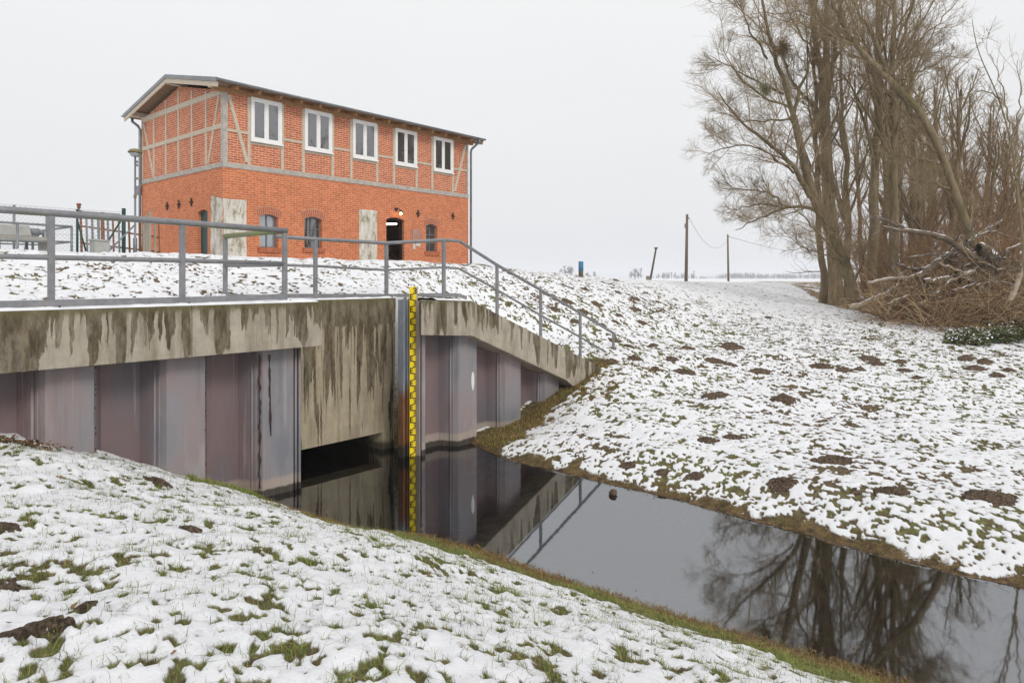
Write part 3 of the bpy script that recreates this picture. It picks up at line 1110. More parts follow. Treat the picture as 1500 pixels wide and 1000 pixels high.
# --- head wall with culvert
hw = thing('head_wall', 'concrete head wall with dark streaks over the low culvert mouth', 'weir wall', (-1.2, 0.65, 0))
X0 = 1.2
m = MB()
m.box(-2.39 + X0, 0.52 + X0, 0.0, 0.42, 0.34, 2.97)
m.box(0.04 + X0, 0.52 + X0, 0.0, 0.42, -1.0, 0.34)
m.box(-2.39 + X0, -2.25 + X0, 0.0, 0.42, -1.0, 0.34)
m.build('wall_face', M['conc_head'], hw)
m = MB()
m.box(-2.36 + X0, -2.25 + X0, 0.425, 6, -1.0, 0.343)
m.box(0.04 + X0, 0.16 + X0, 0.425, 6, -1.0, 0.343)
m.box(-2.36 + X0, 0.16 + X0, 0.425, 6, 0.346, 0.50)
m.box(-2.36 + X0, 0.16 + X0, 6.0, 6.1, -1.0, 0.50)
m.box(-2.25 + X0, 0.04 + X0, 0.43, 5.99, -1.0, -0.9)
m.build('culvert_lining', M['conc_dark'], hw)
snow_strip('snow_layer', [(-2.3 + X0, 2.97), (0.5 + X0, 2.97)], 0.02, 0.42, 0.03, hw, 17)

# --- steel guides and the staff gauge
gd = thing('steel_guide', 'steel slot guide, blue above and rusty below, left of the staff gauge', 'steel guide', (-0.02, -0.05, 0))
m = MB()
m.box(-0.10, 0.155, -0.02, 0.04, -1.0, 2.97)
m.box(-0.10, -0.075, -0.12, -0.02, -1.0, 2.97)
m.box(0.03, 0.05, -0.085, -0.02, -1.0, 2.97)
m.build('channel_profile', M['guide'], gd, bevel=0.004)
gd2 = thing('steel_guide', 'narrow rust streaked steel guide between gauge and right sheet piles', 'steel guide', (0.22, -0.1, 0))
m = MB()
m.box(-0.035, 0.0, -0.16, 0.1, -1.0, 2.93)
m.box(0.02, 0.055, -0.19, -0.02, -1.0, 2.93)
m.box(0.0, 0.02, -0.05, 0.1, -1.0, 2.93)
m.build('channel_profile', M['seam'], gd2, bevel=0.004)

tg, zg = onq(600.3, 420, -0.16)
tg2, _ = onq(610.2, 420, -0.16)
gw = tg2 - tg
sg = thing('staff_gauge', 'tall yellow water level gauge with black graduation marks', 'water gauge', (tg, -0.16, 0))
m = MB()
m.box(0.0, gw, 0.0, 0.012, -0.9, zg)
m.build('gauge_plate', M['yellow'], sg, bevel=0.002)
m = MB()
m.box(gw * 0.82, gw * 1.25, 0.014, 0.08, -0.9, zg - 0.012)
m.build('backing_post', M['wood_grey'], sg)
m = MB()
step = 0.2325
nn_ = int((zg + 0.9) / (step / 2))
for k in range(nn_):
    zt = zg - 0.02 - k * step / 2
    right = k % 2 == 0
    xa, xb = (gw * 0.50, gw * 0.97) if right else (gw * 0.03, gw * 0.50)
    bar = step / 2 / 5
    for j in (0, 2, 4):
        m.box(xa, xb, -0.003, 0.001, zt - bar * (j + 1), zt - bar * j) if j != 2 else m.box(xa + (xb - xa) * (0.22 if right else 0.0), xb - (xb - xa) * (0.0 if right else 0.22), -0.003, 0.001, zt - bar * 3, zt - bar * 2)
    for j in (1, 3):
        if right:
            m.box(xb - gw * 0.15, xb, -0.003, 0.001, zt - bar * (j + 1), zt - bar * j)
        else:
            m.box(xa, xa + gw * 0.15, -0.003, 0.001, zt - bar * (j + 1), zt - bar * j)
m.build('graduation_marks', M['gaugeblack'], sg)

# ================================================================== railings
def railing_left():
    q0 = -0.33
    posts = []
    for u, vt, vb in ((75, 312, 452), (267, 326, 447), (417, 338, 437)):
        t, zt = onq(u, vt, q0)
        posts.append((t, zt))
    t0, z0 = posts[0]
    dt = posts[1][0] - posts[0][0]
    posts = [(t0 - 2 * dt, z0 + 0.02), (t0 - dt, z0 + 0.01)] + posts
    ot = posts[-1][0]
    root = thing('pipe_railing', 'grey pipe railing with toe board standing on the left coping, ending in a short return', 'railing', (ot, q0, 2.985), group='pipe railings on the weir')
    zt = lambda t: float(np.interp(t, [p[0] for p in posts], [p[1] for p in posts]))
    L = lambda t, z, q=q0: (t - ot, q - q0, z - 2.985)
    for t, z in posts:
        m = MB()
        m.box(t - ot - 0.035, t - ot + 0.035, -0.03, 0.03, 0.0, z - 0.035 - 2.985)
        p = m.build('post', M['rail'], root, bevel=0.006)
        m = MB()
        m.box(t - ot - 0.10, t - ot + 0.10, -0.07, 0.07, 0.001, 0.014)
        for sx in (-0.075, 0.075):
            m.tube([(t - ot + sx, -0.045, 0.014), (t - ot + sx, -0.045, 0.045)], 0.012, 6)
        m.build('base_plate', M['iron'], p)
    a, b = posts[0][0] - 0.5, ot
    m = MB().tube([L(a, zt(a)), L(posts[2][0], zt(posts[2][0])), L(posts[3][0], zt(posts[3][0])), L(b + 0.035, zt(b))], 0.044, 14)
    m.build('top_rail', M['rail'], root, True)
    tm = [onq(u, v, q0) for u, v in ((0, 375.5), (267, 381.5), (417, 386))]
    m = MB().tube([L(a, tm[0][1]), L(*tm[0]), L(*tm[1]), L(*tm[2])], 0.032, 12)
    m.build('mid_rail', M['rail'], root, True)
    m = MB()
    tb = [onq(u, v, q0 - 0.035) for u, v in ((0, 446), (267, 439.5), (417, 434.5))]
    for p, q_ in zip(tb[:-1], tb[1:]):
        m.beam(L(p[0], p[1], q0 - 0.04), L(q_[0], q_[1], q0 - 0.04), 0.012, 0.085, (0, 1, 0))
    p, q_ = tb[0], (a, tb[0][1])
    m.beam(L(q_[0], q_[1], q0 - 0.04), L(p[0], p[1], q0 - 0.04), 0.012, 0.085, (0, 1, 0))
    m.build('toe_board', M['rail'], root)
    # the return
    qr, zr = ont(330, 346, ot)
    m = MB()
    m.box(-0.033, 0.033, qr - q0 - 0.03, qr - q0 + 0.03, -0.02, zr - 0.03 - 2.985)
    m.build('post', M['rail'], root, bevel=0.006)
    m = MB().tube([L(ot, zt(ot) - 0.0, q0), L(ot, zr, qr)], 0.043, 12)
    m.build('return_rail', M['rail_moss'], root, True)
    m = MB().tube([L(ot, tm[2][1] - 0.02, q0), L(ot, ont(330, 389, ot)[1], qr)], 0.03, 12)
    m.build('return_rail', M['rail'], root, True)
    m = MB().beam(L(ot, 2.985 + 0.075, q0 + 0.03), L(ot, 2.985 + 0.06, qr), 0.012, 0.085, (1, 0, 0))
    m.build('toe_board', M['rail'], root)


railing_left()


def railing_right():
    # along the head wall, forward over the right abutment, then down the wing
    qb, qf = 0.85, 0.06
    top = [onq(405, 346.5, qb), onq(462, 350.5, qb), onq(567, 356.3, qb), None, None]
    topP = [(onq(405, 346.3, qb)[0], qb, onq(405, 346.3, qb)[1]),
            (onq(462, 350.3, qb)[0], qb, onq(462, 350.3, qb)[1]),
            (onq(566, 356, qb)[0], qb, onq(566, 356, qb)[1]),
            (onq(650, 351.5, qf)[0], qf, onq(650, 351.5, qf)[1]),
            (onq(673, 353, qf)[0], qf, onq(673, 353, qf)[1])]
    slope = [(u, v) for u, v in ((728, 388), (792, 424.5), (850, 458.5), (899, 488))]
    sl = [(onq(u, v, qf)[0], qf, onq(u, v, qf)[1]) for u, v in slope]
    e = sl[-1]
    topP += sl
    o3 = np.array([topP[3][0], qf, 2.95])
    root = thing('pipe_railing', 'grey pipe handrail along the head wall, bending down the slope to the right', 'railing', tuple(o3), group='pipe railings on the weir')
    L = lambda p: tuple(np.array(p, float) - o3)
    e2 = (e[0] + 0.02, e[1], e[2] - 0.05)
    m = MB().tube([L(p) for p in topP] + [L((e[0] + 0.05, qf, e[2] - 0.03)), L((e[0] + 0.06, qf, e[2] - 0.12))], 0.035, 12)
    m.build('top_rail', M['rail'], root, True)
    md = [(405, 387.8, qb), (462, 389.5, qb), (566, 395.5, qb), (650, 391.5, qf), (673, 393.5, qf), (728, 424.5, qf), (792, 461.5, qf), (850, 493.5, qf), (897, 521, qf)]
    m = MB().tube([L((onq(u, v, q)[0], q, onq(u, v, q)[1])) for u, v, q in md], 0.025, 10)
    m.build('mid_rail', M['rail'], root, True)
    m = MB()
    bt = [(405, 433.2, qb), (566, 433.2, qb), (650, 431.8, qf), (668, 432, qf), (682, 436, qf)]
    pp = [L((onq(u, v, q)[0], q - 0.03, onq(u, v, q)[1])) for u, v, q in bt]
    for a, b in zip(pp[:-1], pp[1:]):
        m.beam(a, b, 0.012, 0.075, (0, 1, 0))
    m.build('toe_board', M['rail'], root)
    for p, zb in ((topP[1], 2.95), (topP[2], 2.95), (topP[3], 2.93)):
        m = MB()
        x, y, z = L(p)
        m.box(x - 0.032, x + 0.032, y - 0.03, y + 0.03, zb - 2.95, z - 0.02)
        po = m.build('post', M['rail'], root, bevel=0.005)
    for p in sl[:3] + [(e[0] - 0.02, qf, e[2])]:
        x, y, z = L(p)
        zb = captop(p[0]) if p[0] < 6 else gz_xy(*W(p[0], qf)[:2]) - 0.1
        m = MB()
        m.box(x - 0.03, x + 0.03, y - 0.028, y + 0.028, min(zb, gz_xy(*W(p[0], qf + 0.0)[:2]) + 0.3) - 2.95 - 0.25, z - 0.02)
        m.build('post', M['rail'], root, bevel=0.005)


railing_right()

# ================================================================== the brick pump house
QF, TG = 11.35, 2.2            # plane of the long front, plane of the gable
ZB = 3.86
ot, oq, oz = TG, QF, ZB
house = thing('brick_house', 'two storey red brick and half-timbered pump house with low pitched roof', 'house', (ot, oq, oz))


def F(u, v):                   # front plane -> local x, z
    t, z = onq(u, v, QF)
    return t - ot, z - oz


def G(u, v):                   # gable plane -> local y, z
    q, z = ont(u, v, TG)
    return q - oq, z - oz


LEN = F(686, 300)[0]
WID = G(207.5, 250)[0]
ZS0 = np.mean([F(330, 245)[1], F(685, 290.2)[1]])     # underside of sill beam
ZS1 = np.mean([F(330, 238)[1], F(685, 284.6)[1]])
ZE = np.mean([F(330, 137.5)[1], F(683, 209.5)[1]])    # underside of wall plate
ZR0 = G(320.4, 134)[1]


def wall_holes(x0, x1, z0, z1, holes, place, depth, m):
    """front wall with arched holes. holes: (xa, xb, za, zb, rise). place(x, d, z) -> 3d; d = depth into the wall"""
    xs = {x0, x1}
    for xa, xb, za, zb, rise in holes:
        for i in range(9 if rise else 2):
            xs.add(xa + (xb - xa) * i / (8 if rise else 1))
    xs = sorted(xs)
    arch = lambda h, x: h[3] + h[4] * (1 - ((2 * (x - h[0]) / (h[1] - h[0])) - 1) ** 2)
    for a, b in zip(xs[:-1], xs[1:]):
        mid = (a + b) / 2
        hs = sorted([h for h in holes if h[0] < mid < h[1]], key=lambda h: h[2])
        la = lb = z0
        for h in hs + [None]:
            ua, ub = (z1, z1) if h is None else (h[2], h[2])
            if ua - la > 1e-5:
                m.add([place(a, 0, la), place(b, 0, lb), place(b, 0, ub), place(a, 0, ua)], [(0, 1, 2, 3)])
            if h is not None:
                la, lb = arch(h, a), arch(h, b)
                m.add([place(a, 0, la), place(b, 0, lb), place(b, depth, lb), place(a, depth, la)], [(0, 1, 2, 3)])
                m.add([place(a, 0, h[2]), place(a, depth, h[2]), place(b, depth, h[2]), place(b, 0, h[2])], [(0, 1, 2, 3)])
    for h in holes:
        for x in (h[0], h[1]):
            m.add([place(x, 0, h[2]), place(x, depth, h[2]), place(x, depth, h[3]), place(x, 0, h[3])], [(0, 1, 2, 3)])


front_pt = lambda x, d, z: (x, d, z)
gable_pt = lambda y, d, z: (d, y, z)

# lower openings
def hole(f, ua, ub, vt, vs, vb):
    xa, _ = f(ua, vb)
    xb, _ = f(ub, vb)
    um = (ua + ub) / 2
    zt, zs, zb = f(um, vt)[1], f(um, vs)[1], f(um, vb)[1]
    if xa > xb:
        xa, xb = xb, xa
    return (xa, xb, zb, zs, zt - zs)


low_w = [hole(F, 380.5, 407.5, 314, 317.5, 362.5), hole(F, 446, 471.8, 317.6, 321, 363.5), hole(F, 624, 640.8, 328.2, 331.5, 368.5)]
door_h = hole(F, 565.9, 592.2, 318.6, 322, 397)
door_h = (door_h[0], door_h[1], 0.0, door_h[3], door_h[4])
gdoor = hole(G, 290, 304, 307, 310.5, 390)
gdoor = (gdoor[0], gdoor[1], 0.0, gdoor[3], gdoor[4])
m = MB()
wall_holes(0, LEN, -0.6, ZS0, low_w + [door_h], front_pt, 0.28, m)
wall_holes(0, WID, -0.6, ZS0, [gdoor], gable_pt, 0.26, m)
m.add([(LEN, 0, -.6), (LEN, WID, -.6), (LEN, WID, ZS0), (LEN, 0, ZS0)], [(0, 1, 2, 3)])
m.add([(LEN, WID, -.6), (0, WID, -.6), (0, WID, ZS0), (LEN, WID, ZS0)], [(0, 1, 2, 3)])
m.build('lower_wall', M['brick'], house)

# upper brick infill, 15 mm back from the timbers
Q1 = [((367.3, 412.4), (142, 206), (212.4,)), ((446, 486), (158.8, 218.8), (224.4,)), ((516.5, 552), (174, 230.8), (235.6,)),
      ((578.5, 610), (187.6, 240.5), (244.7,)), ((634.8, 663.2), (199, 249.6), (253.5,))]
zt_ = np.mean([F(a[0], b[0])[1] for a, b, c in Q1])
zb_ = np.mean([F(a[0], b[1])[1] for a, b, c in Q1])
up = []
for a, b, c in Q1:
    xa, xb = F(a[0], 200)[0], F(a[1], 200)[0]
    up.append((xa, xb, zb_, zt_, 0))
IN = 0.015
RIDGE = WID / 2
zr_ = lambda y: ZE + 0.06 + (RIDGE - abs(y - RIDGE)) * math.tan(math.radians(12.2))
m = MB()
wall_holes(0.01, LEN - 0.01, ZS1 - 0.12, ZE + 0.2, [(a + 0.02, b - 0.02, c + 0.02, d - 0.02, 0) for a, b, c, d, e in up], lambda x, d, z: (x, d + IN, z), 0.2, m)
m.add([(IN, 0.02, ZS1 - .12), (IN, WID - .02, ZS1 - .12), (IN, WID - .02, zr_(WID)), (IN, RIDGE, zr_(RIDGE)), (IN, 0.02, zr_(0))], [(0, 1, 2, 3, 4)])
m.add([(LEN - .02, 0.02, ZS1 - .12), (LEN - .02, WID, ZS1 - .12), (LEN - .02, WID, zr_(WID)), (LEN - .02, RIDGE, zr_(RIDGE)), (LEN - .02, 0.02, zr_(0))], [(0, 1, 2, 3, 4)])
m.add([(LEN, WID, ZS1 - .12), (0, WID, ZS1 - .12), (0, WID, ZE), (LEN, WID, ZE)], [(0, 1, 2, 3)])
m.build('brick_infill', M['infill'], house)


def front_timber(name, p, q, w, mt, proud=0.012, th=0.07):
    """timber on the front from p to q (x, z) with face width w"""
    mm_ = MB()
    mm_.beam((p[0], th / 2 - proud, p[1]), (q[0], th / 2 - proud, q[1]), th, w, (0, 1, 0))
    return mm_.build(name, mt, house, bevel=0.006)


def gable_timber(name, p, q, w, mt, proud=0.012, th=0.07):
    mm_ = MB()
    mm_.beam((th / 2 - proud, p[0], p[1]), (th / 2 - proud, q[0], q[1]), th, w, (1, 0, 0))
    return mm_.build(name, mt, house, bevel=0.006)


TW, TGy = M['timber'], M['timber_grey']
zs = (ZS0 + ZS1) / 2
front_timber('sill_beam', (-0.014, zs), (LEN, zs), ZS1 - ZS0, TGy, 0.03, 0.1)
gable_timber('sill_beam', (0.078, zs - 0.001), (WID, zs - 0.001), ZS1 - ZS0 - 0.01, TGy, 0.028, 0.1)
front_timber('wall_plate', (-0.35, ZE + 0.09), (LEN + 0.3, ZE + 0.09), 0.18, M['timber_new'], 0.028, 0.12)
zb1 = ZS1 + 0.002
front_timber('corner_post', (0.07, zb1), (0.07, ZE - 0.002), 0.16, TGy, 0.018)
for u in (364.8, 413.8, 444.6, 487.4, 514.6, 552.6, 577.2, 610.2, 633.2, 663.3):
    x = F(u, 230)[0]
    front_timber('timber_post', (x, zb1), (x, ZE - 0.002), 0.11, TW, 0.012)
x = LEN - 0.06
front_timber('corner_post', (x, zb1), (x, ZE - 0.002), 0.10, TGy, 0.016)
zmid = np.mean([F(345, 190)[1], F(430, 206.3)[1], F(500, 219.3)[1], F(565, 230.5)[1], F(622, 240)[1]])
edges = [F(u, 220)[0] for u in (364.8, 413.8, 444.6, 487.4, 514.6, 552.6, 577.2, 610.2, 633.2, 663.3)]
spans = [(0.15, edges[0] - 0.056)] + [(edges[i] + 0.056, edges[i + 1] - 0.056) for i in (1, 3, 5, 7)] + [(edges[9] + 0.056, LEN - 0.112)]
for a, b in spans:
    front_timber('timber_rail', (a, zmid), (b, zmid), 0.10, TW, 0.010)
for i in (0, 2, 4, 6, 8):
    front_timber('timber_rail', (edges[i] + 0.056, zb_ - 0.075), (edges[i + 1] - 0.056, zb_ - 0.075), 0.07, TW, 0.010)
pa, pb = F(335, 139), F(362, 238)
front_timber('timber_brace', pa, pb, 0.12, TW, 0.016)
pa, pb = F(682, 213), F(666, 280)
front_timber('timber_brace', pa, pb, 0.12, TW, 0.016)

# gable timbers
zg_top = np.mean([G(320.4, 137.2)[1], G(209.2, 174.4)[1]])
zg_mid = np.mean([G(323.6, 184)[1], G(209, 218.5)[1]])
gp = [G(u, 220)[0] for u in (301.5, 280.9, 261.2, 242.8, 225.2)]
gable_timber('corner_post', (0.076, zb1), (0.076, zg_top + 0.1), 0.14, TGy, 0.017)
gable_timber('corner_post', (WID - 0.06, zb1), (WID - 0.06, zg_top + 0.1), 0.1, TW, 0.017)
for y in gp:
    gable_timber('timber_post', (y, zb1), (y, zr_(y) - 0.1), 0.105, TW, 0.012)
for zz_ in (zg_mid, zg_top):
    gable_timber('timber_rail', (0.15, zz_), (WID - 0.012, zz_), 0.15 if zz_ == zg_mid else 0.18, TW, 0.019)
gable_timber('timber_brace', G(320.5, 140), G(304.6, 240), 0.10, TW, 0.015)
gable_timber('timber_brace', G(210.3, 181), G(224.5, 258), 0.10, TW, 0.015)

# upper windows
for (xa, xb, za, zb2, _) in up:
    m = MB()
    fw = 0.10
    y0, y1 = -0.045, 0.05
    m.box(xa, xa + fw, y0, y1, za, zb2)
    m.box(xb - fw, xb, y0, y1, za, zb2)
    m.box(xa + fw, xb - fw, y0, y1, zb2 - fw, zb2)
    m.box(xa + fw, xb - fw, y0, y1, za, za + fw)
    xm = (xa + xb) / 2
    m.box(xm - 0.045, xm + 0.045, y0 + 0.006, y1, za + fw, zb2 - fw)
    w = m.build('window', M['white'], house, bevel=0.008)
    for a, b in ((xa + fw, xm - 0.045), (xm + 0.045, xb - fw)):
        m = MB()
        s = 0.035
        y2, y3 = y0 + 0.03, y1 - 0.01
        m.box(a, a + s, y2, y3, za + fw, zb2 - fw)
        m.box(b - s, b, y2, y3, za + fw, zb2 - fw)
        m.box(a + s, b - s, y2, y3, zb2 - fw - s, zb2 - fw)
        m.box(a + s, b - s, y2, y3, za + fw, za + fw + s)
        m.build('sash', M['white'], w)
    m = MB()
    m.box(xa + fw, xm - 0.05, 0.0, 0.008, za + fw, zb2 - fw)
    m.box(xm + 0.05, xb - fw, 0.0, 0.008, za + fw, zb2 - fw)
    m.build('pane', M['glass'], w)
    m = MB()
    m.box(xa - 0.03, xb + 0.03, -0.085, -0.047, za - 0.035, za + 0.02)
    m.build('sill', M['white'], w, bevel=0.004)

# lower windows
for i, (xa, xb, za, zs_, rise) in enumerate(low_w):
    n = 8
    m = MB()
    arc = [(xa + (xb - xa) * k / n, zs_ + rise * (1 - (2 * k / n - 1) ** 2)) for k in range(n + 1)]
    fr = 0.035
    inner = [(xa + fr + (xb - xa - 2 * fr) * k / n, zs_ - fr * 0.6 + rise * (1 - (2 * k / n - 1) ** 2)) for k in range(n + 1)]
    y0, y1 = 0.15, 0.21
    for k in range(n):
        a, b, c_, d_ = arc[k], arc[k + 1], inner[k + 1], inner[k]
        m.add([(a[0], y0, a[1]), (b[0], y0, b[1]), (c_[0], y0, c_[1]), (d_[0], y0, d_[1]), (a[0], y1, a[1]), (b[0], y1, b[1]), (c_[0], y1, c_[1]), (d_[0], y1, d_[1])],
              [(0, 1, 2, 3), (4, 7, 6, 5), (3, 2, 6, 7)])
    zt2 = zs_ - fr * 0.6
    m.box(xa, xa + fr, y0, y1, za, zt2)
    m.box(xb - fr, xb, y0, y1, za, zt2)
    m.box(xa + fr, xb - fr, y0, y1, za, za + fr)
    xm = (xa + xb) / 2
    zt3 = inner[n // 2][1]
    m.box(xm - 0.022, xm + 0.022, y0 + 0.005, y1, za + fr, zt3 - 0.004)
    for kk in ((0.5,), (0.36, 0.68), (0.36, 0.68))[i]:
        zc = za + (zt2 - za) * kk
        m.box(xa + fr, xm - 0.022, y0 + 0.01, y1, zc - 0.014, zc + 0.014)
        m.box(xm + 0.022, xb - fr, y0 + 0.01, y1, zc - 0.014, zc + 0.014)
    w = m.build('window', M['sash'], house)
    m = MB().prism([(xa + 0.01, za + 0.01), (xb - 0.01, za + 0.01)] + [(p[0], p[1] + 0.01) for p in inner[::-1]], 0.188, 0.196)
    m.build('pane', [M['glass_pale'], M['glass_dirty'], M['glass_dirty']][i], w)
    m = MB()                                     # brick-on-edge sill
    x = xa - 0.08
    while x < xb + 0.08:
        m.box(x, min(x + 0.066, xb + 0.09), -0.06, 0.12, za - 0.16, za - 0.01)
        x += 0.078
    s = m.build('sill', M['soldier'], w, bevel=0.004)
    m = MB()
    m.box(xa - 0.075, xb + 0.085, -0.05, 0.12, za - 0.157, za - 0.018)
    m.build('sill_mortar', M['mortar'], w)
    m = MB()
    mo = MB()
    nb = 13
    cx, rad = xm, 0.0
    for k in range(nb):                          # arch of bricks on end
        f = (k + 0.5) / nb * 1.24 - 0.12
        x = xa + (xb - xa) * f
        z = zs_ + rise * (1 - (2 * f - 1) ** 2)
        tilt = (f - 0.5) * 0.42
        p = np.array([x, 0.0, z])
        up_ = np.array([math.sin(tilt), 0, math.cos(tilt)])
        m.beam(p + np.array([0, 0.055, 0]) + up_ * 0.012, p + np.array([0, 0.055, 0]) + up_ * 0.262, (xb - xa) * 1.24 / nb * 0.84, 0.13, np.cross(up_, (0, 1, 0)))
        mo.beam(p + np.array([0, 0.056, 0]) + up_ * 0.004, p + np.array([0, 0.056, 0]) + up_ * 0.272, (xb - xa) * 1.24 / nb * 1.04, 0.124, np.cross(up_, (0, 1, 0)))
    m.build('brick_arch', M['soldier'], house, bevel=0.003)
    mo.build('arch_mortar', M['mortar'], house)

# front door: open, dark room with a lit tube
xa, xb, za, zs_, rise = door_h
m = MB()
n = 8
arc = [(xa + (xb - xa) * k / n, zs_ + rise * (1 - (2 * k / n - 1) ** 2)) for k in range(n + 1)]
for x0_, x1_ in ((xa, xa + 0.05), (xb - 0.05, xb)):
    m.box(x0_, x1_, 0.12, 0.2, 0.0, zs_ - 0.02)
for k in range(n):
    a, b = arc[k], arc[k + 1]
    m.add([(a[0], 0.12, a[1] - 0.001), (b[0], 0.12, b[1] - 0.001), (b[0], 0.12, b[1] - 0.07), (a[0], 0.12, a[1] - 0.07), (a[0], 0.2, a[1] - 0.001), (b[0], 0.2, b[1] - 0.001), (b[0], 0.2, b[1] - 0.07), (a[0], 0.2, a[1] - 0.07)],
          [(0, 1, 2, 3), (4, 7, 6, 5), (3, 2, 6, 7)])
df_ = m.build('door_frame', M['black'], house)
m = MB()
R0, R1, RD = xa - 1.6, xb + 1.8, 3.6
m.add([(R0, .29, 0.01), (R1, .29, 0.01), (R1, RD, 0.01), (R0, RD, 0.01), (R0, .29, 2.75), (R1, .29, 2.75), (R1, RD, 2.75), (R0, RD, 2.75)],
      [(0, 1, 2, 3), (4, 7, 6, 5), (3, 2, 6, 7), (0, 3, 7, 4), (1, 5, 6, 2)])
m.build('room', M['inside'], house)
ty = 1.6
m = MB().tube([(xa + 1.30, ty, 1.82), (xa + 1.86, ty, 1.86)], 0.035, 10)
m.build('tube_lamp', M['tube'], house, True)
m = MB()
m.beam((xa + 1.15, 1.5, 1.15), (xa + 2.0, 1.7, 0.2), 0.05, 0.2, (0, 1, 0))
for k in range(5):
    m.box(xa + 0.9 + 0.32 * k, xa + 1.2 + 0.32 * k, 1.5 + 0.05 * k, 2.2, 0.05 + 0.0 * k, 0.25 + 0.06 * ((k * 3) % 4))
m.build('staircase', M['stair'], house)
m = MB()
m.box(xa - 0.03, xa + 0.02, 0.295, 1.2, 0.02, zs_ - 0.02)
dl = m.build('door', M['black'], house)
m = MB().tube([(xa + 0.05, 1.05, 1.0), (xa + 0.05, 0.95, 1.0)], 0.012, 8)
m.build('handle', M['zinc'], dl)
m = MB().box(xa - 0.05, xb + 0.05, -0.12, 0.12, -0.02, 0.015)
m.build('threshold', M['conc_plain'], house)

# gable door
xa, xb, za, zs_, rise = gdoor
m = MB()
k = 9
for i in range(k):
    a, b = xa + (xb - xa) * i / k, xa + (xb - xa) * (i + 1) / k - 0.008
    f = (i + 0.5) / k
    m.box(0.10, 0.15, a, b, 0.0, zs_ + rise * (1 - (2 * f - 1) ** 2) - 0.01)
gd_ = m.build('door', M['teal'], house)
gd_['label'] = 'closed dark teal plank door in the gable'
m = MB().tube([(0.08, xa + 0.12, 1.0), (0.08, xa + 0.25, 1.0)], 0.012, 8)
m.build('handle', M['iron'], gd_)

# render patches
def ragged(pts, seed, amp=0.02, n=7):
    r = random.Random(seed)
    o_ = []
    for (a, b), (c_, d_) in zip(pts, pts[1:] + pts[:1]):
        for k in range(n):
            f = k / n
            o_.append((a + (c_ - a) * f + (r.random() - 0.5) * amp, b + (d_ - b) * f + (r.random() - 0.5) * amp))
    return o_


pa, pb = F(360.8, 293), F(360.8, 395)
za = F(331, 291)[1]
m = MB().prism(ragged([(0.0, -0.3), (pb[0], -0.3), (pa[0], pa[1]), (0.0, za)], 1, 0.025), -0.022, 0.02)
ga = G(309.6, 289)
m.build('render_patch', M['plaster'], house)
m = MB()
pp = ragged([(0.03, -0.3), (0.03, za), (ga[0], ga[1] + 0.05), (ga[0] + 0.02, -0.3)], 2, 0.03)
m.add([(-0.02, y, z) for y, z in pp] + [(0.02, y, z) for y, z in pp], [tuple(range(len(pp)))] + [(i, (i + 1) % len(pp), len(pp) + (i + 1) % len(pp), len(pp) + i) for i in range(len(pp))])
m.build('render_patch', M['plaster'], house)
a, b = F(526, 306.5), F(551.8, 309)
m = MB().prism(ragged([(a[0], -0.3), (b[0], -0.3), (b[0], b[1]), (a[0], a[1])], 5, 0.025), -0.02, 0.02)
m.build('render_patch', M['plaster'], house)


def anchor(p3, nrm):
    """wrought iron wall tie: a cross with leaf ends"""
    m_ = MB()
    c_ = np.array(p3, float)
    nrm = np.array(nrm, float)
    side = np.cross(nrm, (0, 0, 1.0))
    upv = np.array([0, 0, 1.0])
    for d_, ln in ((upv, 0.12), (-upv, 0.12), (side, 0.085), (-side, 0.085)):
        q_ = c_ + d_ * ln
        m_.beam(c_ + nrm * 0.02, q_ + nrm * 0.02, 0.035, 0.03, np.cross(d_, nrm))
        m_.beam(q_ - d_ * 0.05 + nrm * 0.025, q_ + d_ * 0.02 + nrm * 0.025, 0.07, 0.03, np.cross(d_, nrm))
    m_.beam(c_ + nrm * 0.0, c_ + nrm * 0.06, 0.06, 0.06, upv)
    m_.build('wall_anchor', M['iron'], house)


for u, v in ((612, 313), (663, 316.4)):
    x, z = F(u, v)
    anchor((x, 0, z), (0, -1, 0))
for u, v in ((245.6, 302), (262.7, 299.5), (281, 296)):
    y, z = G(u, v)
    anchor((0, y, z), (-1, 0, 0))

# wall lamp
x, z = F(579.5, 306.6)
m = MB()
m.lathe([(0.06, -0.05), (0.075, 0.0), (0.06, 0.05)], 12, (x, -0.04, z))
m.tube([(x, -0.05, z), (x, -0.16, z + 0.03), (x + 0.05, -0.24, z - 0.05)], 0.014, 8)
m.lathe([(0.11, -0.10), (0.08, -0.05), (0.03, 0.0)], 14, (x + 0.05, -0.26, z - 0.04))
wl = m.build('wall_lamp', M['black'], house)
m = MB()
m.lathe([(0.015, -0.22), (0.05, -0.19), (0.055, -0.14), (0.03, -0.10)], 12, (x + 0.05, -0.26, z - 0.02))
m.build('bulb', M['bulb'], wl, True)

# notices
a, b = F(603.6, 336), F(616.2, 353.2)
m = MB().box(a[0], b[0], -0.035, -0.02, b[1], a[1])
m.build('notice_board', M['acrylic'], house)
a, b = F(604.9, 357), F(608.3, 365)
m = MB().box(a[0], b[0], -0.012, -0.006, b[1], a[1])
m.build('notice_sheet', M['notice'], house)
a, b = F(609.0, 356.2), F(615.8, 361)
m = MB().box(a[0], b[0], -0.012, -0.006, b[1], a[1])
m.build('notice_sheet', M['notice'], house)

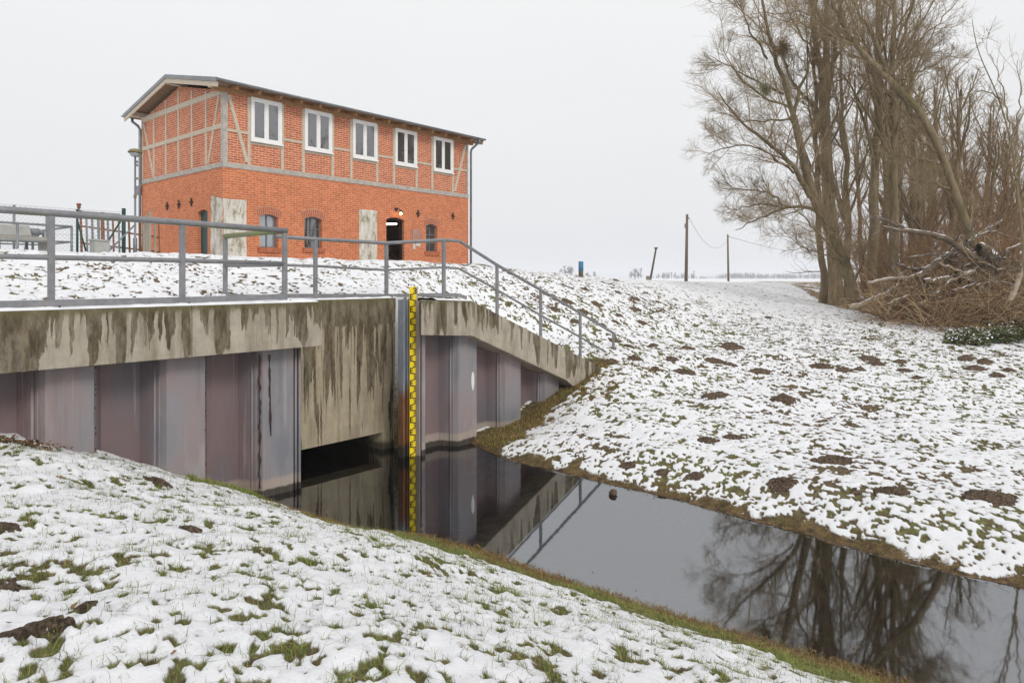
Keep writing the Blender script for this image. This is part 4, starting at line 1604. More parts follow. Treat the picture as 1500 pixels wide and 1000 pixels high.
# roof
OVG, OVE = 0.45, 0.52
tanp = math.tan(math.radians(12.2))
yr = RIDGE
ztop = lambda y: (10.44 - oz) - abs(y - yr) * tanp
m = MB()
for s in (-1, 1):
    ye = -OVE if s < 0 else WID + OVE
    for (z_off0, z_off1) in ((-0.07, 0.0),):
        vs = []
        for x in (-OVG, LEN + OVG):
            vs += [(x, ye, ztop(ye) + z_off0), (x, yr, ztop(yr) + z_off0), (x, yr, ztop(yr) + z_off1), (x, ye, ztop(ye) + z_off1)]
        m.add(vs, [(0, 1, 2, 3), (7, 6, 5, 4), (0, 4, 5, 1), (3, 2, 6, 7), (0, 3, 7, 4)])
roof = m.build('roof', M['roofing'], house)
m = MB()
for s in (-1, 1):
    ye = -OVE + 0.02 if s < 0 else WID + OVE - 0.02
    vs = []
    for x in (-OVG + 0.02, LEN + OVG - 0.02):
        vs += [(x, ye, ztop(ye) - 0.10), (x, yr, ztop(yr) - 0.10), (x, yr, ztop(yr) - 0.073), (x, ye, ztop(ye) - 0.073)]
    m.add(vs, [(0, 1, 2, 3), (7, 6, 5, 4), (0, 4, 5, 1), (3, 2, 6, 7), (0, 3, 7, 4)])
m.build('soffit_boards', M['soffit'], roof)
for xg in (-OVG, LEN + OVG):
    for s in (-1, 1):
        ye = -OVE if s < 0 else WID + OVE
        sg_ = -1 if xg < 0 else 1
        m = MB()
        m.beam((xg + sg_ * 0.012, ye, ztop(ye) - 0.055), (xg + sg_ * 0.012, yr, ztop(yr) - 0.055), 0.03, 0.13, (1, 0, 0))
        m.build('verge_trim', M['zinc'], roof)
        m = MB()
        m.beam((xg - sg_ * 0.02, ye + (0.03 if s < 0 else -0.03), ztop(ye) - 0.20), (xg - sg_ * 0.02, yr, ztop(yr) - 0.20), 0.04, 0.15, (1, 0, 0))
        m.build('barge_board', M['timber'], roof)
for y in (0.10, yr, WID - 0.12):
    m = MB().beam((-OVG + 0.03, y, ztop(y) - 0.21), (0.3, y, ztop(y) - 0.21), 0.16, 0.2, (0, 1, 0))
    m.build('purlin_end', M['timber'], roof, bevel=0.01)
nr = 15
for k in range(nr):
    x = 0.25 + (LEN - 0.5) * k / (nr - 1)
    ye = -OVE + 0.06
    m = MB().beam((x, ye, ztop(ye) - 0.17), (x, 0.5, ztop(0.5) - 0.17), 0.08, 0.11, (1, 0, 0))
    m.build('rafter_end', M['timber_new'], roof, bevel=0.006)
m = MB().box(-0.02, LEN, 0.03, 0.06, ZE + 0.18, ztop(0.03) - 0.10)
m.build('eaves_board', M['timber_new'], roof)
# gutters
for y in (-OVE - 0.055, WID + OVE + 0.055):
    m = MB()
    z0 = ztop(-OVE) - 0.03
    pr = [(0.065 * math.cos(a), 0.065 * math.sin(a)) for a in np.linspace(PI, 2 * PI, 9)]
    ins = [(0.058 * math.cos(a), 0.058 * math.sin(a)) for a in np.linspace(2 * PI, PI, 9)]
    ring = pr + ins
    n = len(ring)
    xs = (-OVG - 0.05, LEN + OVG + 0.05)
    m.add([(xs[0], y + a, z0 + b) for a, b in ring] + [(xs[1], y + a, z0 + b) for a, b in ring],
          [tuple(range(n)), tuple(range(2 * n - 1, n - 1, -1))] + [(i, n + i, n + (i + 1) % n, (i + 1) % n) for i in range(n)])
    m.build('gutter', M['zinc'], roof, True)
z0 = ztop(-OVE) - 0.09
m = MB().tube([(LEN + 0.12, -OVE - 0.055, z0), (LEN + 0.12, -OVE - 0.05, z0 - 0.12), (LEN + 0.10, -0.12, z0 - 0.38), (LEN + 0.09, -0.075, z0 - 0.5), (LEN + 0.09, -0.075, -0.05)], 0.052, 12)
m.build('downpipe', M['zinc'], house, True)
m = MB().tube([(-0.12, WID + OVE + 0.055, z0), (-0.12, WID + OVE + 0.05, z0 - 0.12), (-0.10, WID + 0.08, z0 - 0.36), (-0.07, WID - 0.02, z0 - 0.5), (-0.07, WID - 0.02, -0.05)], 0.05, 12)
m.build('downpipe', M['zinc'], house, True)
# small wire brackets and a box at the back corner
m = MB()
for v in (238, 243, 262.5):
    y, z = G(206, v)
    m.tube([(-0.05, WID + 0.0, z), (-0.05, WID + 0.32, z)], 0.014, 8)
    m.lathe([(0.03, 0), (0.04, 0.05), (0.02, 0.09)], 8, (-0.05, WID + 0.3, z))
m.build('wire_bracket', M['zinc'], house)
y, z = G(206, 276)
m = MB().box(-0.1, 0.06, WID + 0.06, WID + 0.28, z - 0.25, z + 0.1)
m.build('junction_box', M['zinc'], house, bevel=0.01)
# ================================================================== yard on the dike, left
def gq(t, q):
    return float(ground_z(t, q)[0])


# chain-link fence
q_f = 12.6
P0, P1, P2 = onq(-40, 294, q_f), onq(113, 306.5, q_f), onq(180, 312, q_f)
zg = gq(P1[0], q_f)
fo = (P1[0], q_f, zg)
fence = thing('chain_link_fence', 'galvanised chain-link fence on green posts behind the weir machinery', 'fence', fo)
ftop = lambda t: float(np.interp(t, [P0[0], P1[0], P2[0]], [P0[1], P1[1], P2[1]])) - zg
ta, tb_ = P0[0] - 2.0, P2[0]
V, Fc = [], []


def strip(p, q, w=0.006):
    k = len(V)
    p, q = np.array(p), np.array(q)
    d = q - p
    d = d / np.linalg.norm(d)
    s = np.cross(d, (0, 1, 0)) * w / 2
    n_ = np.array([0, w / 2, 0])
    for e in (p, q):
        V.extend([e + s, e + n_, e - s])
    for a, b in ((0, 1), (1, 2), (2, 0)):
        Fc.append((k + a, k + b, k + 3 + b, k + 3 + a))


H_ = ftop(P1[0])
cell = 0.085
x = ta - P1[0] - H_
while x < tb_ - P1[0]:
    for sgn in (1, -1):
        # diagonal clipped to the fence length
        a = (x, 0.02) if sgn > 0 else (x + H_, 0.02)
        b = (x + H_, H_) if sgn > 0 else (x, H_)
        lo, hi = ta - P1[0], tb_ - P1[0]
        pts = []
        for f in (0, 1):
            pts.append([a[0] + (b[0] - a[0]) * f, a[1] + (b[1] - a[1]) * f])
        (xa, za), (xb, zb) = pts
        fa, fb = 0.0, 1.0
        dx = xb - xa
        for bound, sg in ((lo, 1), (hi, -1)):
            fcut = (bound - xa) / dx
            inside_a = (xa - bound) * sg >= 0
            inside_b = (xb - bound) * sg >= 0
            if not inside_a and not inside_b:
                fa, fb = 1, 0
            elif not inside_a:
                fa = max(fa, fcut)
            elif not inside_b:
                fb = min(fb, fcut)
        if fb > fa + 0.02:
            strip((xa + dx * fa, 0.01 * sgn, za + (zb - za) * fa), (xa + dx * fb, 0.01 * sgn, za + (zb - za) * fb))
    x += cell * 1.4
for z in (0.05, H_ * 0.5, H_):
    strip((ta - P1[0], 0, z), (tb_ - P1[0], 0, z + (0 if z < H_ else 0)), 0.009)
np_mesh('wire_mesh', np.array(V), np.array(Fc), M['mesh'], fence, False)
for u in (112.5, 180.5, 20):
    t = onq(u, 330, q_f)[0]
    m = MB().tube([(t - P1[0], -0.04, -0.2), (t - P1[0], -0.04, H_ + (0.12 if u == 180.5 else 0.0))], 0.055 if u == 180.5 else 0.032, 10)
    m.build('fence_post', M['green'] if u != 20 else M['greypaint'], fence, True)
for ua, va, ub, vb in ((113, 322, 129, 374), (179, 320, 141, 376), (199, 328, 160, 362)):
    a, b = onq(ua, va, q_f - 0.1), onq(ub, vb, q_f - 0.35)
    m = MB().tube([(a[0] - P1[0], -0.1, a[1] - zg), (b[0] - P1[0], -0.35, b[1] - zg - 0.1)], 0.026, 8)
    m.build('brace', M['green'] if ua != 199 else M['greypaint'], fence, True)

# barred gate of odd old bars
q_g = 13.4
go = onq(116, 378, q_g)
gate = thing('barred_fence', 'leaning row of rusty and grey upright bars beside the house', 'fence', (go[0], q_g, gq(go[0], q_g)))
zg2 = gq(go[0], q_g)
bars = [(118, 0.030, 'rust', 308), (126.4, 0.026, 'greypaint', 317), (134.8, 0.03, 'greypaint', 317), (143.8, 0.036, 'greypaint', 316), (149.8, 0.05, 'rust', 311),
        (157.6, 0.03, 'greypaint', 316), (165.2, 0.024, 'rust', 318), (173.6, 0.024, 'greypaint', 320), (188.6, 0.026, 'rust', 320), (204.2, 0.034, 'rust', 317), (226.5, 0.03, 'wood_grey', 320), (232.4, 0.014, 'rust', 322)]
rb = random.Random(4)
for u, w, mt, vt in bars:
    t, z = onq(u, vt, q_g)
    tb2 = onq(u + 2.0, 380, q_g)[0]
    m = MB().beam((t - go[0], 0, z - zg2), (tb2 - go[0], 0, -0.1), w * 2.1, 0.03, (1, 0, 0))
    m.build('bar', M[mt], gate, bevel=0.003)
for va, vb, dz in ((331, 348, 0.02), (356, 369, 0)):
    a, b = onq(119, va, q_g + 0.03), onq(233, vb, q_g + 0.03)
    m = MB().beam((a[0] - go[0], 0.035, a[1] - zg2), (b[0] - go[0], 0.035, b[1] - zg2), 0.03, 0.05, (0, 1, 0))
    m.build('cross_bar', M['rust'], gate)
t, z = onq(116, 309.5, q_g)
t2, z2 = onq(176, 314, q_g)
m = MB().beam((t - go[0], 0.0, z - zg2), (t2 - go[0], 0, z2 - zg2), 0.03, 0.03, (0, 1, 0))
m.build('cross_bar', M['greypaint'], gate)
t, z = onq(115.5, 306, q_g)
m = MB().lathe([(0.02, -0.1), (0.025, 0.0), (0.06, 0.05), (0.04, 0.08), (0.075, 0.13), (0.05, 0.17)], 10, (t - go[0], 0, z - zg2))
m.build('finial', M['rust'], gate)

# planks
q_p = 12.9
po_ = onq(215, 380, q_p)
pl = thing('plank_fence', 'short run of upright grey weathered planks against the house corner', 'fence', (po_[0], q_p, gq(po_[0], q_p)))
for u0, u1, vt in ((209, 212.6, 325), (213, 216.8, 312), (217.2, 221.2, 306)):
    a, b = onq(u0, vt + 3, q_p), onq(u1, vt, q_p)
    m = MB().prism([(a[0] - po_[0], -0.1), (b[0] - po_[0], -0.1), (b[0] - po_[0], b[1] - pl.location.z), ((a[0] * 0.4 + b[0] * 0.6) - po_[0], a[1] - pl.location.z - 0.06), (a[0] - po_[0], a[1] - pl.location.z)], -0.015, 0.015)
    m.build('plank', M['wood_grey'], pl)

# grey cabinet
q_c = 11.9
a, b = onq(138.5, 351, q_c), onq(161, 380, q_c)
cb = thing('electric_cabinet', 'pale grey metal cabinet with snow on its lid in front of the bars', 'cabinet', ((a[0] + b[0]) / 2, q_c, gq(a[0], q_c)))
w = (b[0] - a[0]) / 2
h = a[1] - cb.location.z
m = MB().box(-w, w, 0, 0.4, -0.05, h - 0.03)
m.build('case', M['palegrey'], cb, bevel=0.008)
m = MB().prism([(-w - 0.02, h - 0.03), (w + 0.02, h - 0.03), (w + 0.02, h + 0.0), (-w - 0.02, h + 0.03)], -0.03, 0.42)
m.build('lid', M['palegrey'], cb)
m = MB().box(-w + 0.03, w - 0.03, -0.006, 0.0, 0.05, h - 0.06)
m.box(0.05, 0.07, -0.02, 0.0, h * 0.5, h * 0.5 + 0.1)
m.build('door', M['palegrey'], cb)

# lamp post
t, z = onq(198, 226, 13.0)
zl = gq(t, 13.0)
lp = thing('street_lamp', 'grey lamp post with mushroom shaped mossy hood left of the house', 'street lamp', (t, 13.0, zl))
hh = onq(198, 218, 13.0)[1] - zl
m = MB()
m.tube([(0, 0, -0.1), (0, 0, 0.75), (0, 0, 0.78), (0, 0, hh - 0.25)], [0.06, 0.06, 0.033, 0.028], 12)
m.build('pole', M['zinc'], lp, True)
m = MB().lathe([(0.05, -0.26), (0.11, -0.24), (0.16, -0.18), (0.17, -0.12)], 18, (0, 0, hh))
m.build('lantern_glass', M['glass_pale'], lp, True)
m = MB().lathe([(0.17, -0.12), (0.21, -0.13), (0.205, -0.09), (0.15, -0.03), (0.05, 0.0)], 20, (0, 0, hh))
m.build('lamp_hood', M['cap_lamp'], lp, True)
m = MB().lathe([(0.047, 0), (0.047, 0.09)], 12, (0, 0, onq(198, 290, 13.0)[1] - zl))
m.build('marker_band', M['cap_lamp'], lp)

# weir machinery: railing, beam on legs, motor
q_m = 9.0
mo_ = onq(105, 380, q_m)
zm = gq(mo_[0], q_m)
mr = thing('guard_railing', 'dark grey guard railing round the intake machinery on the dike', 'railing', (mo_[0], q_m, zm))
A = lambda u, v, q=q_m: (onq(u, v, q)[0] - mo_[0], q - q_m, onq(u, v, q)[1] - zm)
m = MB()
a, b = A(-60, 321.5), A(105, 332)
m.tube([a, b], 0.028, 8)
q2 = q_m + 2.2
far = A(105, 332)
far2 = (far[0], 2.2, far[2])
m.tube([b, far2], 0.026, 8)
m.tube([far2, (far[0] - 9, 2.2, far[2])], 0.024, 8)
m.build('top_rail', M['greypaint'], mr, True)
m = MB()
a, b = A(-60, 349), A(105, 354.5)
m.tube([a, b], 0.022, 8)
f3 = (b[0], 2.2, b[2])
m.tube([b, f3, (b[0] - 9, 2.2, b[2])], 0.02, 8)
m.build('mid_rail', M['greypaint'], mr, True)
for u in (105, 25.5, -50):
    p = A(u, 330)
    m = MB().tube([(p[0], 0, -0.15), (p[0], 0, b[2] + 0.36)], 0.03, 8)
    m.build('post', M['greypaint'], mr, True)
for dx in (0, -2.0, -4.1, -6.0):
    m = MB().tube([(far[0] + dx, 2.2, -0.15), (far[0] + dx, 2.2, far[2])], 0.028, 8)
    m.build('post', M['greypaint'], mr, True)

q_b = 9.7
bo = onq(74, 378, q_b)
zb_ = gq(bo[0], q_b)
bt = thing('trash_rack_cleaner', 'concrete beam on legs carrying a long grey machine housing and a small motor', 'weir machinery', (bo[0], q_b, zb_))
A = lambda u, v, q=q_b: (onq(u, v, q)[0] - bo[0], q - q_b, onq(u, v, q)[1] - zb_)
a, b, c, d = A(-80, 339), A(75, 347.5), A(75, 353), A(-80, 348)
m = MB().prism([(d[0], b[2] - 0.13), (c[0], b[2] - 0.13), (b[0], b[2]), (a[0], b[2])], 0, 0.5)
zt = b[2]
m.build('beam', M['conc_plain'], bt, bevel=0.01)
a, b = A(-80, 330), A(48, 333)
m = MB().prism([(a[0], zt), (b[0], zt), (b[0] - 0.05, zt + 0.27), (a[0], zt + 0.27)], 0.05, 0.45)
m.build('housing', M['palegrey'], bt, bevel=0.02)
p = A(53, 343)
m = MB().tube([(p[0] - 0.1, 0.25, zt + 0.12), (p[0] + 0.12, 0.25, zt + 0.12)], 0.10, 14)
m.box(p[0] - 0.09, p[0] + 0.07, 0.15, 0.35, zt, zt + 0.05)
m.tube([(p[0] + 0.12, 0.25, zt + 0.12), (p[0] + 0.2, 0.25, zt + 0.12)], 0.06, 12)
m.build('motor', M['greypaint'], bt, True)
p2_ = A(69, 343)
m = MB().tube([(p[0] + 0.2, 0.25, zt + 0.16), (p2_[0], 0.25, zt + 0.16), (p2_[0], 0.25, zt)], 0.022, 8)
m.tube([(p[0] + 0.2, 0.25, zt + 0.19), (p2_[0] + 0.1, 0.25, zt + 0.19)], 0.014, 8)
m.build('pipe', M['greypaint'], bt, True)
for u, du, w in ((67, 0, 0.10), (41, 0.04, 0.03), (45, -0.03, 0.03), (52.5, 0, 0.025), (3, 0, 0.025), (-40, 0, 0.1)):
    p = A(u, 360)
    m = MB().beam((p[0] + du, 0.25, zt - 0.13), (p[0] - du, 0.25, -0.2), w * 1.7, 0.06, (1, 0, 0))
    m.build('leg', M['conc_plain'] if w > 0.05 else M['greypaint'], bt)
t, z = onq(69, 309, 12.0)
sp_ = thing('steel_post', 'slim grey steel post standing behind the machine motor', 'post', (t, 12.0, gq(t, 12.0)))
m = MB().tube([(0, 0, -0.1), (0, 0, onq(69, 311, 12.0)[1] - sp_.location.z), (0, 0, onq(69, 309, 12.0)[1] - sp_.location.z)], [0.04, 0.04, 0.02], 10)
m.build('pole', M['zinc'], sp_, True)

# ================================================================== posts and poles on the far right of the dike
def stick(name, label, cat, u, vb, vt, Y, r0, r1, mt, lean=0.0, group=None, extra=None):
    p = at(u, vb, Y)
    zg_ = gz_xy(p[0], p[1])
    o_ = thing(name, label, cat, xyz=(p[0], p[1], zg_), group=group)
    top = at(u + lean, vt, Y)
    L_ = top - np.array([p[0], p[1], zg_])
    m_ = MB().tube([-0.15 * L_ / np.linalg.norm(L_), L_ * 0.5, L_], [r0, (r0 + r1) / 2, r1], 12)
    m_.build('shaft', M[mt], o_, True)
    return o_, L_


o, L_ = stick('marker_post', 'short stump of a post with its upper half painted blue, on the dike crest', 'post', 851, 404, 383, 27, 0.095, 0.09, 'pole')
m = MB().tube([L_ * 0.38, L_ * 1.01], [0.1, 0.097], 12)
m.build('blue_band', M['bluepaint'], o, True)
o, L_ = stick('leaning_post', 'thin leaning wooden stake with a flat cap, on the dike', 'post', 952, 412, 364, 40, 0.065, 0.05, 'pole', 9)
m = MB().lathe([(0.08, -0.02), (0.11, 0.0), (0.11, 0.06), (0.03, 0.07)], 10, L_)
m.build('cap', M['pole'], o)
o, L_ = stick('stump', 'low square cut stump at the foot of the leaning stake', 'stump', 949.5, 412, 404, 39.6, 0.13, 0.125, 'wood_grey')
poles = []
for i, (u, vb, vt, Y, lab) in enumerate(((1005, 414, 314, 55, 'taller nearer wooden utility pole on the dike'), (1067, 411, 343.5, 85, 'shorter farther wooden utility pole standing in the snowy field'), (1206, 410, 372, 150, 'distant utility pole partly hidden by the poplar trunks'))):
    o, L_ = stick('utility_pole', lab, 'utility pole', u, vb, vt, Y, 0.14 if i < 2 else 0.15, 0.10, 'pole', (1.5, -1, 0)[i], 'utility poles of the overhead line')
    m = MB()
    m.lathe([(0.02, -0.02), (0.05, 0.0), (0.05, 0.1), (0.02, 0.12)], 8, (L_[0] + 0.15, L_[1], L_[2] - 0.35))
    m.beam((L_[0], L_[1], L_[2] - 0.36), (L_[0] + 0.15, L_[1], L_[2] - 0.36), 0.03, 0.03, (0, 0, 1))
    m.build('insulator', M['palegrey'], o)
    if i == 0:
        m = MB().box(L_[0] - 0.2, L_[0] - 0.06, L_[1] - 0.08, L_[1] + 0.08, L_[2] - 1.1, L_[2] - 0.75)
        m.build('junction_box', M['zinc'], o)
    poles.append(np.array(o.location) + L_ + np.array([0.15, 0, -0.25]))
for i, (a, b, sag, lab) in enumerate(((poles[0], poles[1], 1.9, 'slack wire hanging between the two wooden poles'), (poles[1], poles[2], 0.55, 'wire running from the farther pole away behind the trees'))):
    pts = [a + (b - a) * f + np.array([0, 0, -sag * 4 * f * (1 - f)]) for f in np.linspace(0, 1, 26)]
    o = MB().tube([p - a for p in pts], 0.016 + 0.01 * i, 6).build('overhead_wire', M['wire'], None, True)
    o.location = Vector(a)
    tag(o, lab, 'wire', 'overhead wires')

# turf clod in the water
x, y, _ = at(898, 719, 10.8)
m = MB()
rr = random.Random(5)
mb_ico = bpy.data.meshes.new('clod')
import bmesh
bm = bmesh.new()
bmesh.ops.create_icosphere(bm, subdivisions=3, radius=0.11)
for v in bm.verts:
    k = 0.75 + 0.5 * vn(np.array([v.co.x * 22.0]), np.array([v.co.y * 22.0 + v.co.z * 30.0]), 5)[0]
    v.co *= k
    v.co.z *= 0.8
bm.to_mesh(mb_ico)
bm.free()
o = bpy.data.objects.new('turf_clod', mb_ico)
mb_ico.materials.append(M['soil'])
COL.objects.link(o)
Yc = (EYE - 0.03) / ((721 - 408) / 1000.0)
o.location = ((898 - 750) / 1000 * Yc, Yc, 0.03)
o.scale = (0.62, 0.62, 0.55)
tag(o, 'brown clod of turf lying at the water edge by the far bank', 'turf clod')

# ================================================================== molehills
hills = [
    (62, 917, 92, 0.07, 'large flattened patch of bare soil in the snow of the near bank'),
    (4, 771, 44, 0.12, 'bare soil patch at the left picture edge below the sheet piles'),
    (8, 857, 42, 0.12, 'small soil patch just above the large flattened one on the near bank'),
    (123, 888, 30, 0.12, 'left one of two small soil crumbs beside the large flattened patch'),
    (279, 774, 30, 0.14, 'little soil heap among tufts half way along the near bank'),
    (232, 711, 36, 0.12, 'thin brown earth streak high on the near bank near the sheet piles'),
    (1220, 676, 58, 0.22, 'largest round brown molehill in the middle of the far bank field'),
    (1146, 711, 44, 0.2, 'brown molehill left below the largest one'),
    (1308, 720, 48, 0.2, 'brown molehill right below the largest one'),
    (1452, 728, 66, 0.24, 'wide brown molehill nearest the right picture edge'),
    (920, 684, 24, 0.25, 'small molehill above the clod of turf in the water'),
    (970, 692, 22, 0.2, 'small molehill right of the one above the turf clod'),
    (1036, 646, 30, 0.25, 'left one of a pair of molehills in mid field'),
    (1074, 641, 32, 0.25, 'right one of a pair of molehills in mid field'),
    (1017, 699, 30, 0.12, 'scattered soil crumbs near the far water edge'),
    (1255, 721, 16, 0.3, 'tiny molehill between two larger ones in the far field'),
    (1144, 583, 36, 0.35, 'dark molehill alone between upper row and mid field pair'),
    (1046, 580, 42, 0.16, 'flat soil streak left of the dark lone molehill'),
    (1073, 508, 32, 0.45, 'tall dark molehill highest in the open field below the utility poles'),
]
row = [(1048, 529, 28), (1004, 545, 32), (1115, 544, 34), (1072, 534, 22), (962, 541, 15), (1202, 537, 32), (1236, 541, 24), (1258, 540, 20), (1275, 525, 32), (1284, 532, 26), (1325, 541, 22), (1415, 524, 28), (1441, 529, 26), (1428, 539, 30), (1478, 541, 22), (1462, 549, 26), (1344, 553, 18), (1318, 529, 20)]
dike = [(832, 442, 22), (875, 445, 18), (857, 423, 18), (930, 437, 18), (931, 452, 22), (940, 471, 18), (857, 457, 20), (813, 452, 16), (843, 470, 18), (907, 460, 14), (903, 471, 16), (883, 474, 14), (922, 506, 18), (900, 498, 20), (958, 504, 16), (1008, 509, 26), (985, 525, 22), (928, 524, 30), (897, 529, 26), (1125, 464, 14), (827, 417, 10), (903, 409, 12), (905, 427, 12)]
for u, v, w in row:
    hills.append((u, v, w * 0.85, 0.42, None))
for u, v, w in dike:
    hills.append((u, v, w * 0.8, 0.36, ''))
hr = random.Random(8)
for i, (u, v, w, hk, lab) in enumerate(hills):
    x, y, z = ground_at(u, v + (2 if hk > .3 else 0))
    rad = w / 1000.0 * y * 0.5 * (0.92 if lab else 1.0)
    hgt = rad * hk * (1.1 if lab else 0.9)
    nr_, na = 16, 52
    sd = 11 * i + 5
    fr, an = np.meshgrid(np.linspace(0, 1, nr_ + 1), np.linspace(0, 2 * PI, na, endpoint=False), indexing='ij')
    ca, sa = np.cos(an), np.sin(an)
    rag = 0.62 + 0.55 * vn(ca * 1.5 + 7, sa * 1.5, sd) + 0.45 * (vn(ca * 4, sa * 4 + 9, sd + 1) - 0.4) + 0.25 * (vn(ca * 11, sa * 11, sd + 2) - 0.5)
    rr_ = fr * rag
    hx, hy = ca * rr_ * rad * 1.15, sa * rr_ * rad * 0.9
    hh_ = np.clip(1 - fr ** 1.7, 0, 1) * (0.25 + 1.4 * fbm(ca * rr_ * 2.2 + 3, sa * rr_ * 2.2, sd + 3, 4, 0.6)) * hgt
    hh_ += (fbm(ca * rr_ * 8, sa * rr_ * 8, sd + 4, 3, 0.7) - 0.42) * (1 - fr ** 5) * min(0.04, rad * 0.2)
    PX, PY = (hx + x).ravel(), (hy + y).ravel()
    PL = np.stack([PX, PY], 1) - O
    gz_ = terrain(PL @ D, PL @ B)[0]
    gs_ = (terrain(PL @ D, PL @ B)[7])
    # level of the bare earth under the heap, evened out, plus the heap
    Vh = np.stack([PX - x, PY - y, gz_ - z + hh_.ravel() + 0.012 - 0.05 * (fr.ravel() > 0.97)], 1)
    jj, ii = np.meshgrid(np.arange(na), np.arange(nr_))
    a0 = (ii * na + jj).ravel()
    a1 = (ii * na + (jj + 1) % na).ravel()
    Fh = np.stack([a0, a0 + na, a1 + na, a1], 1)
    o = np_mesh('molehill', Vh, Fh, M['soil'], None, True)
    o.location = (x, y, z)
    if lab:
        tag(o, lab, 'molehill', 'molehills and bare soil heaps in the snow')
    elif lab is None:
        tag(o, 'small dark molehill in the row across the far field', 'molehill', 'row of molehills across the far field')
    else:
        tag(o, 'small dark molehill on the dike slope right of the handrail', 'molehill', 'molehills on the dike slope')

# ================================================================== grass
def blades(P, H, wid, tint, lean, rng, name):
    """bent three-section blades. P (n,3)"""
    n = len(P)
    az = rng.uniform(0, 2 * PI, n)
    d = np.stack([np.cos(az), np.sin(az), np.zeros(n)], 1)
    s = np.stack([-np.sin(az), np.cos(az), np.zeros(n)], 1)
    ln = lean * rng.uniform(0.2, 1.3, n)
    up = np.array([0, 0, 1.0])
    p0 = P
    p1 = P + (d * (0.18 * ln)[:, None] + up * 0.5) * H[:, None]
    p2 = P + (d * (0.75 * ln)[:, None] + up * (0.9 - 0.25 * ln)[:, None]) * H[:, None]
    w = wid[:, None] * s * 0.5
    V = np.stack([p0 - w, p0 + w, p1 - w * 0.8, p1 + w * 0.8, p2 - w * 0.12, p2 + w * 0.12], 1).reshape(-1, 3)
    k = np.arange(n)[:, None] * 6
    Fb = np.concatenate([k + np.array([[0, 1, 3, 2]]), k + np.array([[2, 3, 5, 4]])], 1).reshape(-1, 4)
    return V, Fb, np.repeat(tint, 6, 0)


